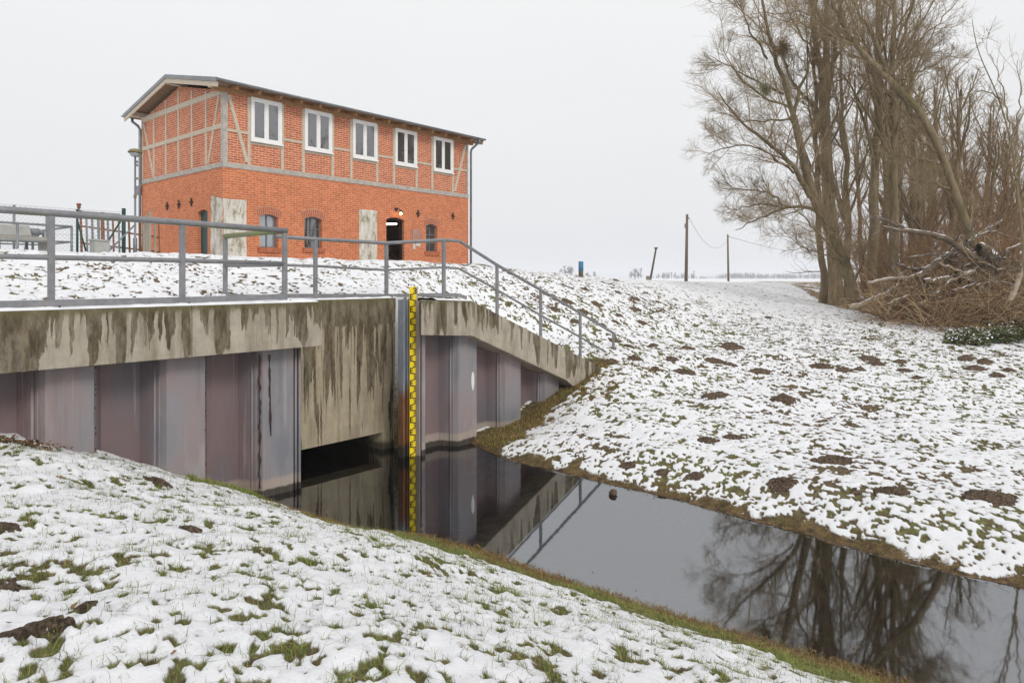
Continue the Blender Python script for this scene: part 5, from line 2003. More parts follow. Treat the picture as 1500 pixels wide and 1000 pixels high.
def scatter_grass():
    rng = np.random.default_rng(5)
    parts = []

    def region(n, t0, t1, q0, q1, cond, hmin, hmax, wid, lean, palette, sink=0.01, clump=0):
        if clump:
            k = n // clump
            t = np.repeat(rng.uniform(t0, t1, k), clump) + rng.normal(0, 0.035, k * clump)
            q = np.repeat(rng.uniform(q0, q1, k), clump) + rng.normal(0, 0.035, k * clump)
        else:
            t, q = rng.uniform(t0, t1, n), rng.uniform(q0, q1, n)
        z, X, Y, snow, far, wet, wood, cover = terrain(t, q)
        ok = cond(t, q, z, cover, wet, wood, X, Y) & ((t < -1.8) | (t > 0.3) | (q < -12) | (q > 1.2))
        # keep what the camera side can see
        ok &= (Y > 1.0) & (np.abs(X) < Y * 0.85 + 1.5)
        t, q, z, X, Y = t[ok], q[ok], z[ok], X[ok], Y[ok]
        n = len(t)
        if not n:
            return
        R = np.hypot(X, Y)
        H = rng.uniform(hmin, hmax, n) * np.where(rng.random(n) < 0.12, 1.5, 1.0)
        W_ = wid * (0.7 + 0.6 * rng.random(n)) * np.maximum(1.0, R / 7.0)
        pal = np.array(palette)
        c = pal[rng.integers(0, len(pal), n)] * rng.uniform(0.75, 1.25, (n, 1))
        parts.append(blades(np.stack([X, Y, z - sink], 1), H, W_, c, lean, rng, ''))

    green = [(0.19, 0.26, 0.055), (0.25, 0.30, 0.075), (0.13, 0.185, 0.04), (0.36, 0.33, 0.11)]
    dull = [(0.12, 0.13, 0.04), (0.18, 0.155, 0.06), (0.085, 0.09, 0.028), (0.26, 0.205, 0.10), (0.13, 0.165, 0.04)]
    moss = [(0.20, 0.135, 0.045), (0.29, 0.17, 0.06), (0.13, 0.08, 0.035), (0.15, 0.16, 0.035), (0.33, 0.205, 0.08), (0.22, 0.11, 0.045)]
    straw = [(0.58, 0.43, 0.22), (0.64, 0.49, 0.27), (0.46, 0.31, 0.14), (0.52, 0.35, 0.16)]
    bare = lambda t, q, z, c, w, wd, X, Y: (c < 0.45) & (z > 0.02) & (wd < 0.3)
    # near bank: tufts in the thawed spots
    region(330000, -9.6, -2.0, -10.2, -0.35, lambda t, q, z, c, w, wd, X, Y: (c < 0.30) & (w < 0.6) & (rng.random(len(t)) < sst(0.40, 0.62, fbm(X * 3, Y * 3, 95, 2))), 0.025, 0.075, 0.0032, 1.0, green + dull[:2])
    # single blades and thin sprays through the snow
    region(260000, -9.6, -2.0, -10.2, -0.35, lambda t, q, z, c, w, wd, X, Y: (c < 0.5) & (w < 0.6), 0.03, 0.095, 0.0034, 1.5, green + dull[:3], 0.012, 14)
    region(30000, -9.6, -2.0, -10.2, -0.35, lambda t, q, z, c, w, wd, X, Y: (c < 0.995) & (w < 0.5), 0.03, 0.075, 0.0026, 0.8, dull + green[:2], 0.015, 5)
    region(15000, -9.6, -2.2, -10.2, -0.35, lambda t, q, z, c, w, wd, X, Y: (w < 0.3), 0.03, 0.075, 0.0023, 0.7, dull, 0.015, 4)
    # along the waterlines
    region(110000, -3.6, -1.9, -11.5, -0.35, lambda t, q, z, c, w, wd, X, Y: (w > 0.25) & (z > -0.01) & (c < 0.6), 0.02, 0.065, 0.004, 1.2, moss)
    region(45000, 0.4, 2.2, -13, -0.5, lambda t, q, z, c, w, wd, X, Y: (w > 0.2) & (z > 0.01) & (c < 0.6), 0.02, 0.05, 0.004, 0.9, moss + green[:1])
    region(26000, 1.4, 6.8, -1.7, -0.3, lambda t, q, z, c, w, wd, X, Y: (c < 0.5) & (z > 0.02), 0.03, 0.09, 0.004, 0.9, moss + green[:1] + straw[:1])
    # lush tufts against the left piles
    region(22000, -6.9, -2.6, -0.62, -0.33, lambda t, q, z, c, w, wd, X, Y: (fbm(t * 2.6, q * 0.3, 12, 2) > 0.60), 0.03, 0.10, 0.0035, 0.8, green)
    # far bank and field
    region(260000, 0.8, 17, -16, 0.2, lambda t, q, z, c, w, wd, X, Y: (c < 0.35) & (z > 0.03) & (wd < 0.3), 0.025, 0.055, 0.0032, 0.9, dull + green[:2])
    # dike
    region(90000, -14, 17, 0.5, 7, lambda t, q, z, c, w, wd, X, Y: (c < 0.3), 0.02, 0.05, 0.0032, 0.9, dull)
    V = np.concatenate([p[0] for p in parts])
    off = np.cumsum([0] + [len(p[0]) for p in parts[:-1]])
    Fg = np.concatenate([p[1] + o_ for p, o_ in zip(parts, off)])
    C_ = np.concatenate([p[2] for p in parts])
    o = np_mesh('grass', V, Fg, M['blade'], None, False, None, C_)
    tag(o, 'short green and yellowed grass poking through the thin snow', 'grass', None, 'stuff')

    parts.clear()
    # straw coloured grass along the wood edge (world box around it)
    n = 190000
    X = rng.uniform(13.2, 21, n)
    Y = rng.uniform(20.6, 27, n)
    P_ = np.stack([X, Y], 1) - O
    z, _, _, _, _, _, wood, cover = terrain(P_ @ D, P_ @ B)
    dens = fbm(X * 1.3, Y * 1.3, 15, 3)
    fade = np.interp(X, [13.2, 14, 17, 19.5], [0.2, 1, 0.9, 0.3]) * np.interp(Y, [20.6, 23.5, 25, 27], [1, 1, 0.8, 0.3])
    ok = (wood > 0.35) & (rng.random(n) < sst(0.34, 0.6, dens) * fade)
    X, Y, z = X[ok], Y[ok], z[ok]
    n = len(X)
    pal = np.array(straw)
    c = pal[rng.integers(0, 4, n)] * rng.uniform(0.7, 1.2, (n, 1))
    V, Fg, C_ = blades(np.stack([X, Y, z - 0.02], 1), rng.uniform(0.10, 0.38, n), np.full(n, 0.011), c, 1.0, rng, '')
    o = np_mesh('dry_grass', V, Fg, M['blade'], None, False, None, C_)
    tag(o, 'tall straw coloured dead grass along the edge of the wood', 'grass', None, 'stuff')


scatter_grass()


def leaf_patch(name, label, cat, P, size, palette, kind, seed, stem=None):
    rng = np.random.default_rng(seed)
    n = len(P)
    a = rng.uniform(0, 2 * PI, n)
    tilt = rng.normal(0, 0.6, (n, 2))
    d = np.stack([np.cos(a), np.sin(a), tilt[:, 0]], 1)
    d /= np.linalg.norm(d, axis=1)[:, None]
    s = np.cross(d, np.stack([np.zeros(n), tilt[:, 1] * 0.5, np.ones(n)], 1))
    s /= np.linalg.norm(s, axis=1)[:, None]
    L = size * rng.uniform(0.6, 1.3, (n, 1))
    mid = P + d * L * 0.5
    nrm = np.cross(d, s)
    V = np.stack([P, mid - s * L * 0.32 - nrm * L * 0.07, P + d * L, mid + s * L * 0.32 - nrm * L * 0.07], 1).reshape(-1, 3)
    k = np.arange(n)[:, None] * 4
    Fl = (k + np.array([[0, 1, 2, 3]])).reshape(-1, 4)
    pal = np.array(palette)
    c = np.repeat(pal[rng.integers(0, len(pal), n)] * rng.uniform(0.7, 1.25, (n, 1)), 4, 0)
    o_ = np_mesh(name, V, Fl, M['leaf'], None, False, None, c)
    return tag(o_, label, cat, None, kind)


rng = np.random.default_rng(31)
n = 260
t = rng.normal(-6.25, 0.28, n)
q = rng.uniform(-0.75, -0.33, n)
z, X, Y = terrain(t, q)[:3]
leaf_patch('fallen_leaves', 'small drift of brown leaves against the sheet piles', 'leaves', np.stack([X, Y, z + rng.uniform(0, 0.05, n)], 1), 0.06, [(0.14, 0.07, 0.035), (0.09, 0.045, 0.025), (0.2, 0.11, 0.05)], 'stuff', 4)
n = 150
t = rng.uniform(-8.5, -2.3, n)
q = rng.uniform(-9.5, -0.8, n)
z, X, Y = terrain(t, q)[:3]
ok = Y > 1.5
n2 = 70
t2 = rng.uniform(-2.2, 0.9, n2)
q2 = rng.uniform(-9.5, -0.9, n2)
side = np.where(rng.random(n2) < 0.6, tL(q2) + rng.exponential(0.16, n2), tR(q2) - rng.exponential(0.16, n2))
P2 = O + side[:, None] * D + q2[:, None] * B
leaf_patch('floating_leaves', 'few brown leaves floating on the water along both edges', 'leaves', np.stack([P2[:, 0], P2[:, 1], np.full(n2, 0.006)], 1) * np.array([1, 1, 1]), 0.04, [(0.16, 0.08, 0.04), (0.10, 0.055, 0.03), (0.26, 0.17, 0.08)], 'stuff', 6)
leaf_patch('scattered_leaves', 'single brown leaves lying on the snow of the near bank', 'leaves', np.stack([X, Y, z + 0.004], 1)[ok], 0.045, [(0.16, 0.06, 0.035), (0.10, 0.045, 0.03), (0.2, 0.11, 0.05)], 'stuff', 5)
# ================================================================== trees
def nrm(a):
    return a / (np.linalg.norm(a, axis=-1, keepdims=True) + 1e-9)


def grow(P, Dr, L, r0, r1, n, wob, up, rng):
    """random-walk branches: returns points (N,n,3) and radii (N,n)"""
    N_ = len(P)
    out = np.zeros((N_, n, 3))
    out[:, 0] = P
    d = Dr.copy()
    step = (L / (n - 1))[:, None]
    upv = np.array([0, 0, 1.0])
    for i in range(1, n):
        d = nrm(d + rng.normal(0, wob, (N_, 3)) + upv * up)
        out[:, i] = out[:, i - 1] + d * step
    f = np.linspace(0, 1, n)[None]
    R = r0[:, None] * (1 - f) + r1[:, None] * f
    return out, R


def spawn(Pp, Rp, k, f0, f1, ang0, ang1, rng, up=0.0, bias=None):
    """k children on every parent"""
    N_, n, _ = Pp.shape
    f = rng.uniform(f0, f1, (N_, k))
    x = f * (n - 1)
    i = np.clip(x.astype(int), 0, n - 2)
    w = (x - i)[..., None]
    idx = np.arange(N_)[:, None]
    A, Bp = Pp[idx, i], Pp[idx, i + 1]
    pos = A * (1 - w) + Bp * w
    rad = Rp[idx, i] * (1 - w[..., 0]) + Rp[idx, i + 1] * w[..., 0]
    T = nrm(Bp - A)
    r = rng.normal(0, 1, T.shape)
    side = nrm(r - T * np.sum(r * T, -1, keepdims=True))
    side = nrm(side + np.array([0, 0, 1.0]) * up)
    if bias is not None:
        side = nrm(side + np.array(bias))
    ang = rng.uniform(ang0, ang1, (N_, k, 1))
    d = nrm(T * np.cos(ang) + side * np.sin(ang))
    return pos.reshape(-1, 3), d.reshape(-1, 3), rad.ravel(), f.ravel(), np.repeat(np.arange(N_), k)


def tubes(P, R, sides):
    N_, n, _ = P.shape
    T = np.zeros_like(P)
    T[:, 1:-1] = P[:, 2:] - P[:, :-2]
    T[:, 0] = P[:, 1] - P[:, 0]
    T[:, -1] = P[:, -1] - P[:, -2]
    T = nrm(T)
    mT = nrm(P[:, -1] - P[:, 0])
    ref = np.where(np.abs(mT[:, 2:3]) < 0.8, np.array([[0, 0, 1.0]]), np.array([[1.0, 0.2, 0]]))[:, None, :]
    U = nrm(np.cross(T, np.broadcast_to(ref, T.shape)))
    Vv = np.cross(T, U)
    a = np.linspace(0, 2 * PI, sides, endpoint=False)
    ring = P[:, :, None] + R[:, :, None, None] * (U[:, :, None] * np.cos(a)[None, None, :, None] + Vv[:, :, None] * np.sin(a)[None, None, :, None])
    V = ring.reshape(-1, 3)
    base = (np.arange(N_) * n * sides)[:, None, None] + (np.arange(n - 1) * sides)[None, :, None]
    j = np.arange(sides)[None, None]
    j2 = (j + 1) % sides
    F_ = np.stack([base + j, base + j2, base + sides + j2, base + sides + j], -1).reshape(-1, 4)
    return V, F_


class Wood:
    def __init__(self):
        self.v, self.f, self.k, self.c = [], [], 0, []

    def add(self, P, R, sides, pal=None, rng=None):
        V, F_ = tubes(P, R, sides)
        if pal is not None:
            pal = np.array(pal)
            c = pal[rng.integers(0, len(pal), len(P))] * rng.uniform(0.65, 1.3, (len(P), 1))
            self.c.append(np.repeat(c, P.shape[1] * sides, 0))
        self.v.append(V)
        self.f.append(F_ + self.k)
        self.k += len(V)

    def build(self, name, m, parent):
        return np_mesh(name, np.concatenate(self.v), np.concatenate(self.f), m, parent, True, None, np.concatenate(self.c) if self.c else None)


def resample(pts, rad, n):
    pts = np.array(pts, float)
    s = np.concatenate([[0], np.cumsum(np.linalg.norm(np.diff(pts, axis=0), axis=1))])
    # smooth the polyline a little
    x = np.linspace(0, s[-1], n)
    P = np.stack([np.interp(x, s, pts[:, i]) for i in range(3)], 1)
    for _ in range(2):
        P[1:-1] = 0.25 * P[:-2] + 0.5 * P[1:-1] + 0.25 * P[2:]
    r = np.interp(x, np.linspace(0, s[-1], len(rad)), rad)
    return P[None], r[None]


def twigs(crown, P, R, rng, spec, pal=None):
    """spec: list of (k, f0, f1, ang0, ang1, len0, len1, taper, n, wob, up, sides, rmin)"""
    for (k, f0, f1, a0, a1, l0, l1, n, wob, up, sides, rs, rmin) in spec:
        pos, d, rad, f, par = spawn(P, R, k, f0, f1, a0, a1, rng, 0.15)
        pl = np.linalg.norm(np.diff(P, axis=1), axis=2).sum(1)[par]
        L = pl * rng.uniform(l0, l1, len(pos)) * (1.15 - 0.55 * f)
        r0 = np.maximum(rad * rs, rmin)
        r1 = np.maximum(r0 * 0.35, rmin * 0.7)
        P, R = grow(pos, d, L, r0, r1, n, wob, up, rng)
        crown.add(P, R, sides, pal, rng)


def flare(r, n, k=0.5):
    f = np.linspace(0, 1, n)
    return r * (1 + k * np.exp(-f * 26))


def make_poplar(seed, height, r, lean=(0, 0), fork=0.55, low=0.28, label='', name='bare_tree', mt='bark_pale', twig='twig', dens=1.0, parts=True):
    rng = np.random.default_rng(seed)
    root = thing(name, label, 'tree', xyz=(0, 0, 0))
    tr, cr = Wood(), Wood()
    n = 26
    z = np.linspace(-0.4, height * 0.82, n)
    wx = np.cumsum(rng.normal(0, 0.05, n)) + lean[0] * (z / height)
    wy = np.cumsum(rng.normal(0, 0.05, n)) + lean[1] * (z / height)
    wx -= wx[0]
    wy -= wy[0]
    P = np.stack([wx, wy, z], 1)[None]
    R = (r * (1 - 0.80 * (z - z[0]) / (z[-1] - z[0])) * (1 + 0.32 * np.exp(-np.maximum(z, 0) * 2.2)))[None]
    tr.add(P, R, 14)
    # rising limbs
    k = int(15 * dens)
    pos, d, rad, f, _ = spawn(P, R, k, low, 0.99, 0.45, 0.85, rng, 0.3)
    L = height * rng.uniform(0.22, 0.40, k) * (1.25 - 0.75 * f)
    P1, R1 = grow(pos, d, L, np.minimum(rad * 0.45, 0.12), np.full(k, 0.02), 9, 0.09, 0.10, rng)
    tr.add(P1, R1, 7)
    twigs(cr, P1, R1, rng, [(7, 0.15, 1.0, 0.4, 0.95, 0.30, 0.55, 6, 0.12, 0.06, 4, 0.5, 0.010), (6, 0.15, 1.0, 0.35, 0.9, 0.30, 0.6, 5, 0.14, 0.05, 3, 0.55, 0.006), (3, 0.2, 1.0, 0.3, 0.8, 0.4, 0.75, 4, 0.12, 0.05, 3, 0.6, 0.004)])
    # a few dead shoots low on the trunk
    pos, d, rad, f, _ = spawn(P, R, 10, 0.12, 0.6, 0.9, 1.4, rng, 0.1)
    P2, R2 = grow(pos, d, rng.uniform(0.8, 2.2, 10), np.full(10, 0.03), np.full(10, 0.008), 6, 0.16, 0.06, rng)
    cr.add(P2, R2, 4)
    twigs(cr, P2, R2, rng, [(6, 0.2, 1, 0.4, 1.0, 0.3, 0.6, 4, 0.15, 0.05, 3, 0.6, 0.006)])
    tr.build('trunk', M[mt], root)
    cr.build('crown', M[twig], root)
    return root


def place(root, u, Y, rz=0.0, sc=1.0, label=None, group=None, dz=0.0):
    x = (u - 750) / 1000.0 * Y
    root.location = (x, Y, gz_xy(x, Y) - 0.05 + dz)
    root.rotation_euler = (0, 0, rz)
    root.scale = (sc, sc, sc)
    if label:
        root['label'] = label
    if group:
        root['group'] = group
    return root


def limb_tree(name, label, Y, trunk_px, r0, r1, limbs, seed, mt, spec_main, spec_limb, sides=14, depth=0.35, tdepth=0.0, twig='twig', thin=1.0):
    """a tree whose trunk and main limbs follow what the photograph shows; depth spreads the limbs towards and away from the viewer"""
    rng = np.random.default_rng(seed)
    b = at(trunk_px[0][0], trunk_px[0][1], Y)
    zb_ = gz_xy(b[0], b[1])
    root = thing(name, label, 'tree', xyz=(b[0], b[1], zb_ - 0.03))
    o3 = np.array(root.location)

    def conv(px, dd):
        res = []
        m_ = len(px)
        for i, (u, v) in enumerate(px):
            p = at(u, v, Y)
            off = dd * (i / max(1, m_ - 1))
            res.append(p + np.array([0, off, 0]) - o3)
        return res
    tr, cr = Wood(), Wood()
    tp = conv(trunk_px, tdepth)
    tp[0][2] = -0.35
    P, R = resample(tp, np.linspace(r0, r1, len(tp)), 30)
    R = R * (1 + 0.18 * np.exp(-np.arange(30) * 0.8))[None]
    tr.add(P, R, sides)
    if spec_main:
        k, l0, l1 = spec_main
        pos, d, rad, f, _ = spawn(P, R, k, 0.3, 0.98, 0.5, 1.1, rng, 0.35)
        P1, R1 = grow(pos, d, rng.uniform(l0, l1, k), np.minimum(rad * 0.4, 0.06), np.full(k, 0.012 * thin), 8, 0.12, 0.07, rng)
        cr.add(P1, R1, 6)
        twigs(cr, P1, R1, rng, spec_limb)
    allP, allR = [], []
    for (px, ra, rb, dd, base_f) in limbs:
        lp = conv(px, dd)
        # start on the trunk's own depth
        td = tdepth * base_f
        lp = [p + np.array([0, td, 0]) for p in lp]
        Pl, Rl = resample(lp, np.linspace(ra, rb, len(lp)), 14)
        jit = rng.normal(0, 0.035, Pl.shape)
        jit[:, 0] = 0
        Pl = Pl + jit
        tr.add(Pl, Rl, 8)
        allP.append(Pl)
        allR.append(Rl)
    P1, R1 = np.concatenate(allP), np.concatenate(allR)
    for (k, l0, l1, f0) in ((13, 0.22, 0.5, 0.12),):
        pos, d, rad, f, par = spawn(P1, R1, k, f0, 1.0, 0.35, 1.05, rng, 0.2)
        pl_ = np.linalg.norm(np.diff(P1, axis=1), axis=2).sum(1)[par]
        L = pl_ * rng.uniform(l0, l1, len(pos)) * (1.1 - 0.4 * f)
        P2, R2 = grow(pos, d, L, np.maximum(rad * 0.45, 0.013 * thin), np.full(len(pos), 0.008 * thin), 7, 0.14, 0.05, rng)
        cr.add(P2, R2, 5)
        twigs(cr, P2, R2, rng, spec_limb)
    tr.build('trunk', M[mt], root)
    cr.build('crown', M[twig], root)
    return root


FINE = [(10, 0.10, 1.0, 0.45, 1.15, 0.35, 0.75, 6, 0.16, 0.03, 3, 0.5, 0.0058), (9, 0.10, 1.0, 0.45, 1.1, 0.4, 0.9, 5, 0.15, 0.03, 3, 0.55, 0.0032)]

# willow with the leaning trunk and the wide left-hand limbs
limb_tree('leaning_willow', 'willow leaning left at the wood corner, with wide moss green limbs over the field', 28.5,
          [(1254, 447), (1246, 405), (1226, 350), (1203, 305), (1190, 262), (1180, 210), (1171, 165)], 0.26, 0.14,
          [([(1192, 287), (1168, 252), (1135, 224), (1098, 204), (1060, 180), (1034, 150)], 0.12, 0.02, -2.0, 0.6),
           ([(1168, 252), (1140, 236), (1112, 216), (1070, 214), (1030, 232)], 0.05, 0.014, -1.0, 0.6),
           ([(1208, 312), (1190, 302), (1162, 299), (1140, 310), (1120, 322), (1098, 332)], 0.085, 0.014, 1.6, 0.55),
           ([(1150, 300), (1146, 284), (1128, 278), (1098, 274), (1070, 258)], 0.05, 0.012, 1.0, 0.5),
           ([(1150, 304), (1120, 296), (1085, 305), (1062, 312)], 0.045, 0.012, -0.7, 0.5),
           ([(1171, 165), (1154, 132), (1140, 100), (1128, 62), (1112, 20), (1100, -30), (1092, -80)], 0.11, 0.02, -1.5, 1.0),
           ([(1171, 165), (1182, 138), (1190, 118), (1204, 92), (1216, 60), (1222, 10)], 0.09, 0.02, 1.5, 1.0),
           ([(1168, 154), (1140, 148), (1105, 140), (1070, 120), (1046, 88)], 0.06, 0.012, -1.8, 0.95),
           ([(1172, 172), (1140, 168), (1100, 170), (1072, 150)], 0.05, 0.012, 1.0, 0.95),
           ([(1156, 132), (1122, 108), (1090, 82), (1062, 56)], 0.055, 0.012, 1.6, 1.0),
           ([(1132, 80), (1105, 45), (1082, 10), (1066, -20)], 0.05, 0.012, -1.0, 1.0),
           ([(1246, 400), (1236, 380), (1210, 362), (1180, 338), (1152, 308), (1126, 300)], 0.05, 0.012, -1.4, 0.2),
           ([(1240, 385), (1215, 372), (1192, 366), (1172, 350), (1160, 330)], 0.035, 0.01, 1.0, 0.2),
           ([(1248, 420), (1262, 385), (1258, 372), (1240, 360)], 0.06, 0.012, -0.8, 0.1)],
          3, 'bark_dark', (10, 1.0, 2.4), FINE, tdepth=0.6)

# big forked poplar behind it
limb_tree('forked_poplar', 'thick poplar rising just left behind the leaning willow and forking high up', 30.5,
          [(1226, 440), (1223, 380), (1216, 300), (1213, 220), (1211, 150), (1209, 118)], 0.31, 0.21,
          [([(1210, 135), (1203, 95), (1190, 40), (1182, -20), (1178, -90)], 0.17, 0.03, -0.8, 1),
           ([(1212, 130), (1220, 70), (1222, 0), (1230, -90)], 0.19, 0.03, 0.8, 1),
           ([(1214, 150), (1229, 100), (1240, 50), (1252, -10), (1262, -70)], 0.13, 0.03, 1.5, 0.9),
           ([(1212, 175), (1198, 150), (1180, 125), (1166, 90), (1160, 40)], 0.10, 0.02, 1.2, 0.85),
           ([(1203, 95), (1185, 70), (1150, 40), (1130, 0)], 0.06, 0.015, -1.5, 1),
           ([(1208, 200), (1195, 180), (1180, 172)], 0.05, 0.02, -0.6, 0.8)],
          7, 'bark_pale', (8, 1.0, 2.5), FINE, tdepth=0.3)

# leaning tree over the brush pile
limb_tree('leaning_tree', 'dark tree leaning steeply left out of the brush pile across the wood', 26.5,
          [(1446, 420), (1428, 350), (1404, 272), (1384, 205), (1358, 150), (1318, 106)], 0.175, 0.125,
          [([(1318, 106), (1280, 76), (1250, 46), (1226, 12), (1208, -30)], 0.13, 0.03, -0.8, 1),
           ([(1320, 110), (1310, 62), (1296, 25), (1278, -10), (1268, -60)], 0.11, 0.02, 0.8, 1),
           ([(1322, 102), (1332, 62), (1344, 25), (1350, -20), (1356, -70)], 0.08, 0.02, -0.5, 1),
           ([(1322, 100), (1350, 66), (1380, 38), (1410, 10), (1432, -10)], 0.055, 0.012, 0.6, 1),
           ([(1330, 112), (1352, 102), (1388, 86), (1400, 74)], 0.04, 0.012, -0.6, 1),
           ([(1326, 88), (1356, 72), (1390, 60), (1430, 58)], 0.045, 0.012, 0.9, 1),
           ([(1250, 46), (1215, 30), (1180, 10), (1150, 20), (1112, 22)], 0.05, 0.012, -1.0, 1),
           ([(1388, 218), (1366, 205), (1352, 160), (1336, 128)], 0.10, 0.04, 0.5, 0.6),
           ([(1398, 275), (1375, 270), (1345, 266), (1318, 268)], 0.06, 0.015, -0.9, 0.4),
           ([(1392, 240), (1360, 228), (1330, 224), (1312, 236)], 0.04, 0.012, 0.8, 0.5)],
          13, 'bark', (8, 0.8, 2.2), FINE, tdepth=0.8)

# slender tree on the right with a few leaves left
limb_tree('slender_tree', 'slender yellow green stem at the right edge with thin drooping twigs', 20.5,
          [(1508, 440), (1500, 370), (1492, 290), (1484, 225), (1472, 170), (1456, 125), (1440, 95), (1428, 62), (1424, 28)], 0.055, 0.008,
          [([(1466, 145), (1440, 136), (1410, 142), (1384, 160), (1360, 168)], 0.022, 0.007, -0.6, 0.6),
           ([(1478, 190), (1474, 130), (1468, 90), (1466, 70)], 0.025, 0.007, 0.5, 0.5),
           ([(1486, 240), (1500, 180), (1510, 120), (1512, 80)], 0.03, 0.007, 0.6, 0.4),
           ([(1490, 280), (1476, 230), (1470, 210)], 0.02, 0.006, -0.4, 0.4),
           ([(1430, 70), (1450, 50), (1462, 35)], 0.012, 0.005, 0.2, 0.9)],
          17, 'bark', (4, 0.5, 1.2), [(4, 0.2, 1.0, 0.3, 0.8, 0.3, 0.6, 4, 0.1, 0.04, 3, 0.45, 0.0022)], thin=0.4)

# upright poplars of the wood
kinds = [make_poplar(21 + i, h, r, ln, low=lo, mt=mt) for i, (h, r, ln, lo, mt) in enumerate(((21, 0.26, (0.4, 0.2), 0.26, 'bark_pale'), (19, 0.21, (-0.5, 0.3), 0.22, 'bark'), (22, 0.31, (0.2, -0.5), 0.3, 'bark_pale'), (18, 0.17, (0.3, 0.6), 0.2, 'bark_pale'), (20, 0.25, (-0.2, -0.3), 0.34, 'bark')))]
front = [(3, 1203, 31.5, 1.0, 1.0, 'slim straight pale poplar left-most at the edge of the wood'),
         (0, 1244, 34.5, 2.2, 0.8, 'straight pale poplar trunk directly behind the foot of the leaning willow'),
         (2, 1279, 32.5, 0.6, 0.9, 'stout pale poplar right of the leaning willow, its trunk bare to the fork'),
         (4, 1312, 30.0, 3.9, 1.0, 'dark trunked poplar behind the left end of the brush pile')]
rest = [(1, 1300, 38, 1.0, .8), (0, 1334, 35, 4.0, .72), (3, 1262, 42, 1.4, .9), (3, 1322, 44, 0.4, .75),
        (5, 1346, 33, 2.7, 1.15), (6, 1362, 37, 5.1, 1.3), (7, 1380, 34, 1.2, 1.2), (5, 1396, 40, 3.1, 1.35), (6, 1412, 36, 2.0, 1.1), (7, 1428, 42, 0.8, 1.25),
        (5, 1444, 35, 4.8, 1.0), (6, 1460, 40, 2.5, 1.15), (7, 1476, 36, 5.6, 1.0), (5, 1492, 43, 1.4, 1.15), (6, 1508, 37, 3.5, 1.0), (7, 1354, 48, 0.2, 1.6),
        (5, 1484, 52, 5.0, 1.4), (6, 1310, 50, 1.9, 1.7), (7, 1285, 46, 0.5, 1.5), (6, 1340, 58, 2.4, 1.7), (7, 1530, 40, 3.0, 1.0)]
kinds += [make_poplar(41 + i, h, r, ln, low=lo, mt=mt, dens=0.75) for i, (h, r, ln, lo, mt) in enumerate(((9.5, 0.17, (0.3, 0.2), 0.24, 'bark'), (8.5, 0.13, (-0.4, 0.3), 0.3, 'bark_pale'), (10.5, 0.21, (0.2, -0.5), 0.28, 'bark_pale')))]
used = set()
for kd, u, Y, rz, sc, lab in front:
    o = kinds[kd] if kd not in used else copy_tree(kinds[kd])
    used.add(kd)
    place(o, u, Y, rz, sc, lab)
rs = random.Random(9)
for kd, u, Y, rz, sc in rest:
    o = kinds[kd] if kd not in used else copy_tree(kinds[kd])
    used.add(kd)
    place(o, u, Y, rz, sc, 'bare upright tree standing in the depth of the wood behind the brush pile', 'bare upright trees deep in the wood')
# woodland going on to the right, seen in the house's upper windows
for k, (X, Y, kd) in enumerate(((26, 20, 1), (34, 23, 0), (31, 17.5, 2), (30, 27, 0))):
    o = copy_tree(kinds[kd])
    o.location = (X, Y, gz_xy(X, Y) - 0.05)
    o.rotation_euler = (0, 0, 1.3 * k)
    tag(o, 'bare tree of the wood beyond the right edge, mirrored in the upper windows', 'tree', 'bare trees mirrored in the windows')


# understory: many-stemmed shrubs with reddish twigs
def make_shrub(seed, h, label, mt, k=26):
    rng = np.random.default_rng(seed)
    root = thing('bare_shrub', label, 'shrub', xyz=(0, 0, 0))
    cr = Wood()
    a = rng.uniform(0, 2 * PI, k)
    d = nrm(np.stack([np.cos(a) * 0.45, np.sin(a) * 0.45, np.ones(k)], 1))
    pos = np.stack([np.cos(a) * 0.25, np.sin(a) * 0.25, np.full(k, -0.1)], 1)
    P, R = grow(pos, d, h * rng.uniform(0.6, 1.1, k), np.full(k, 0.022), np.full(k, 0.008), 9, 0.10, 0.02, rng)
    cr.add(P, R, 5)
    twigs(cr, P, R, rng, [(7, 0.15, 1.0, 0.35, 0.9, 0.25, 0.5, 5, 0.14, 0.03, 3, 0.5, 0.0055), (5, 0.15, 1.0, 0.35, 0.9, 0.3, 0.6, 4, 0.14, 0.02, 3, 0.6, 0.004)])
    cr.build('stems', M[mt], root)
    return root


sh = [make_shrub(51, 4.2, 'leafless shrub', 'twig_red'), make_shrub(52, 3.2, 'leafless shrub', 'twig_red'), make_shrub(53, 5.5, 'leafless shrub', 'twig_red', 18)]
used = set()
for i, (kd, u, Y, sc) in enumerate(((0, 1278, 34, 0.9), (2, 1304, 33, 0.8), (0, 1330, 32, 0.9), (1, 1372, 29, 1.0), (2, 1398, 32, 1.0), (0, 1424, 30, 1.0), (1, 1470, 28, 1.1), (0, 1496, 28, 1.0), (2, 1350, 37, 1.35), (2, 1440, 38, 1.4), (2, 1480, 39, 1.4), (2, 1404, 36, 1.35), (2, 1318, 38, 1.4), (2, 1290, 36, 1.2), (0, 1456, 31, 1.2), (0, 1388, 30, 1.0))):
    o = sh[kd] if kd not in used else copy_tree(sh[kd])
    used.add(kd)
    place(o, u, Y, i * 1.7, sc, 'leafless reddish brown shrub of fine stems between the trunks of the wood', 'leafless shrubs under the trees')

# nest and mistletoe
def twig_ball(name, label, cat, u, v, Y, r, mt, n, seed):
    rng = np.random.default_rng(seed)
    root = thing(name, label, cat, xyz=at(u, v, Y))
    w = Wood()
    d = nrm(rng.normal(0, 1, (n, 3)))
    P, R = grow(d * r * 0.15 * rng.random((n, 1)), d, np.full(n, r), np.full(n, 0.012), np.full(n, 0.006), 5, 0.35, -0.02, rng)
    w.add(P, R, 3)
    w.build('twigs', M[mt], root)


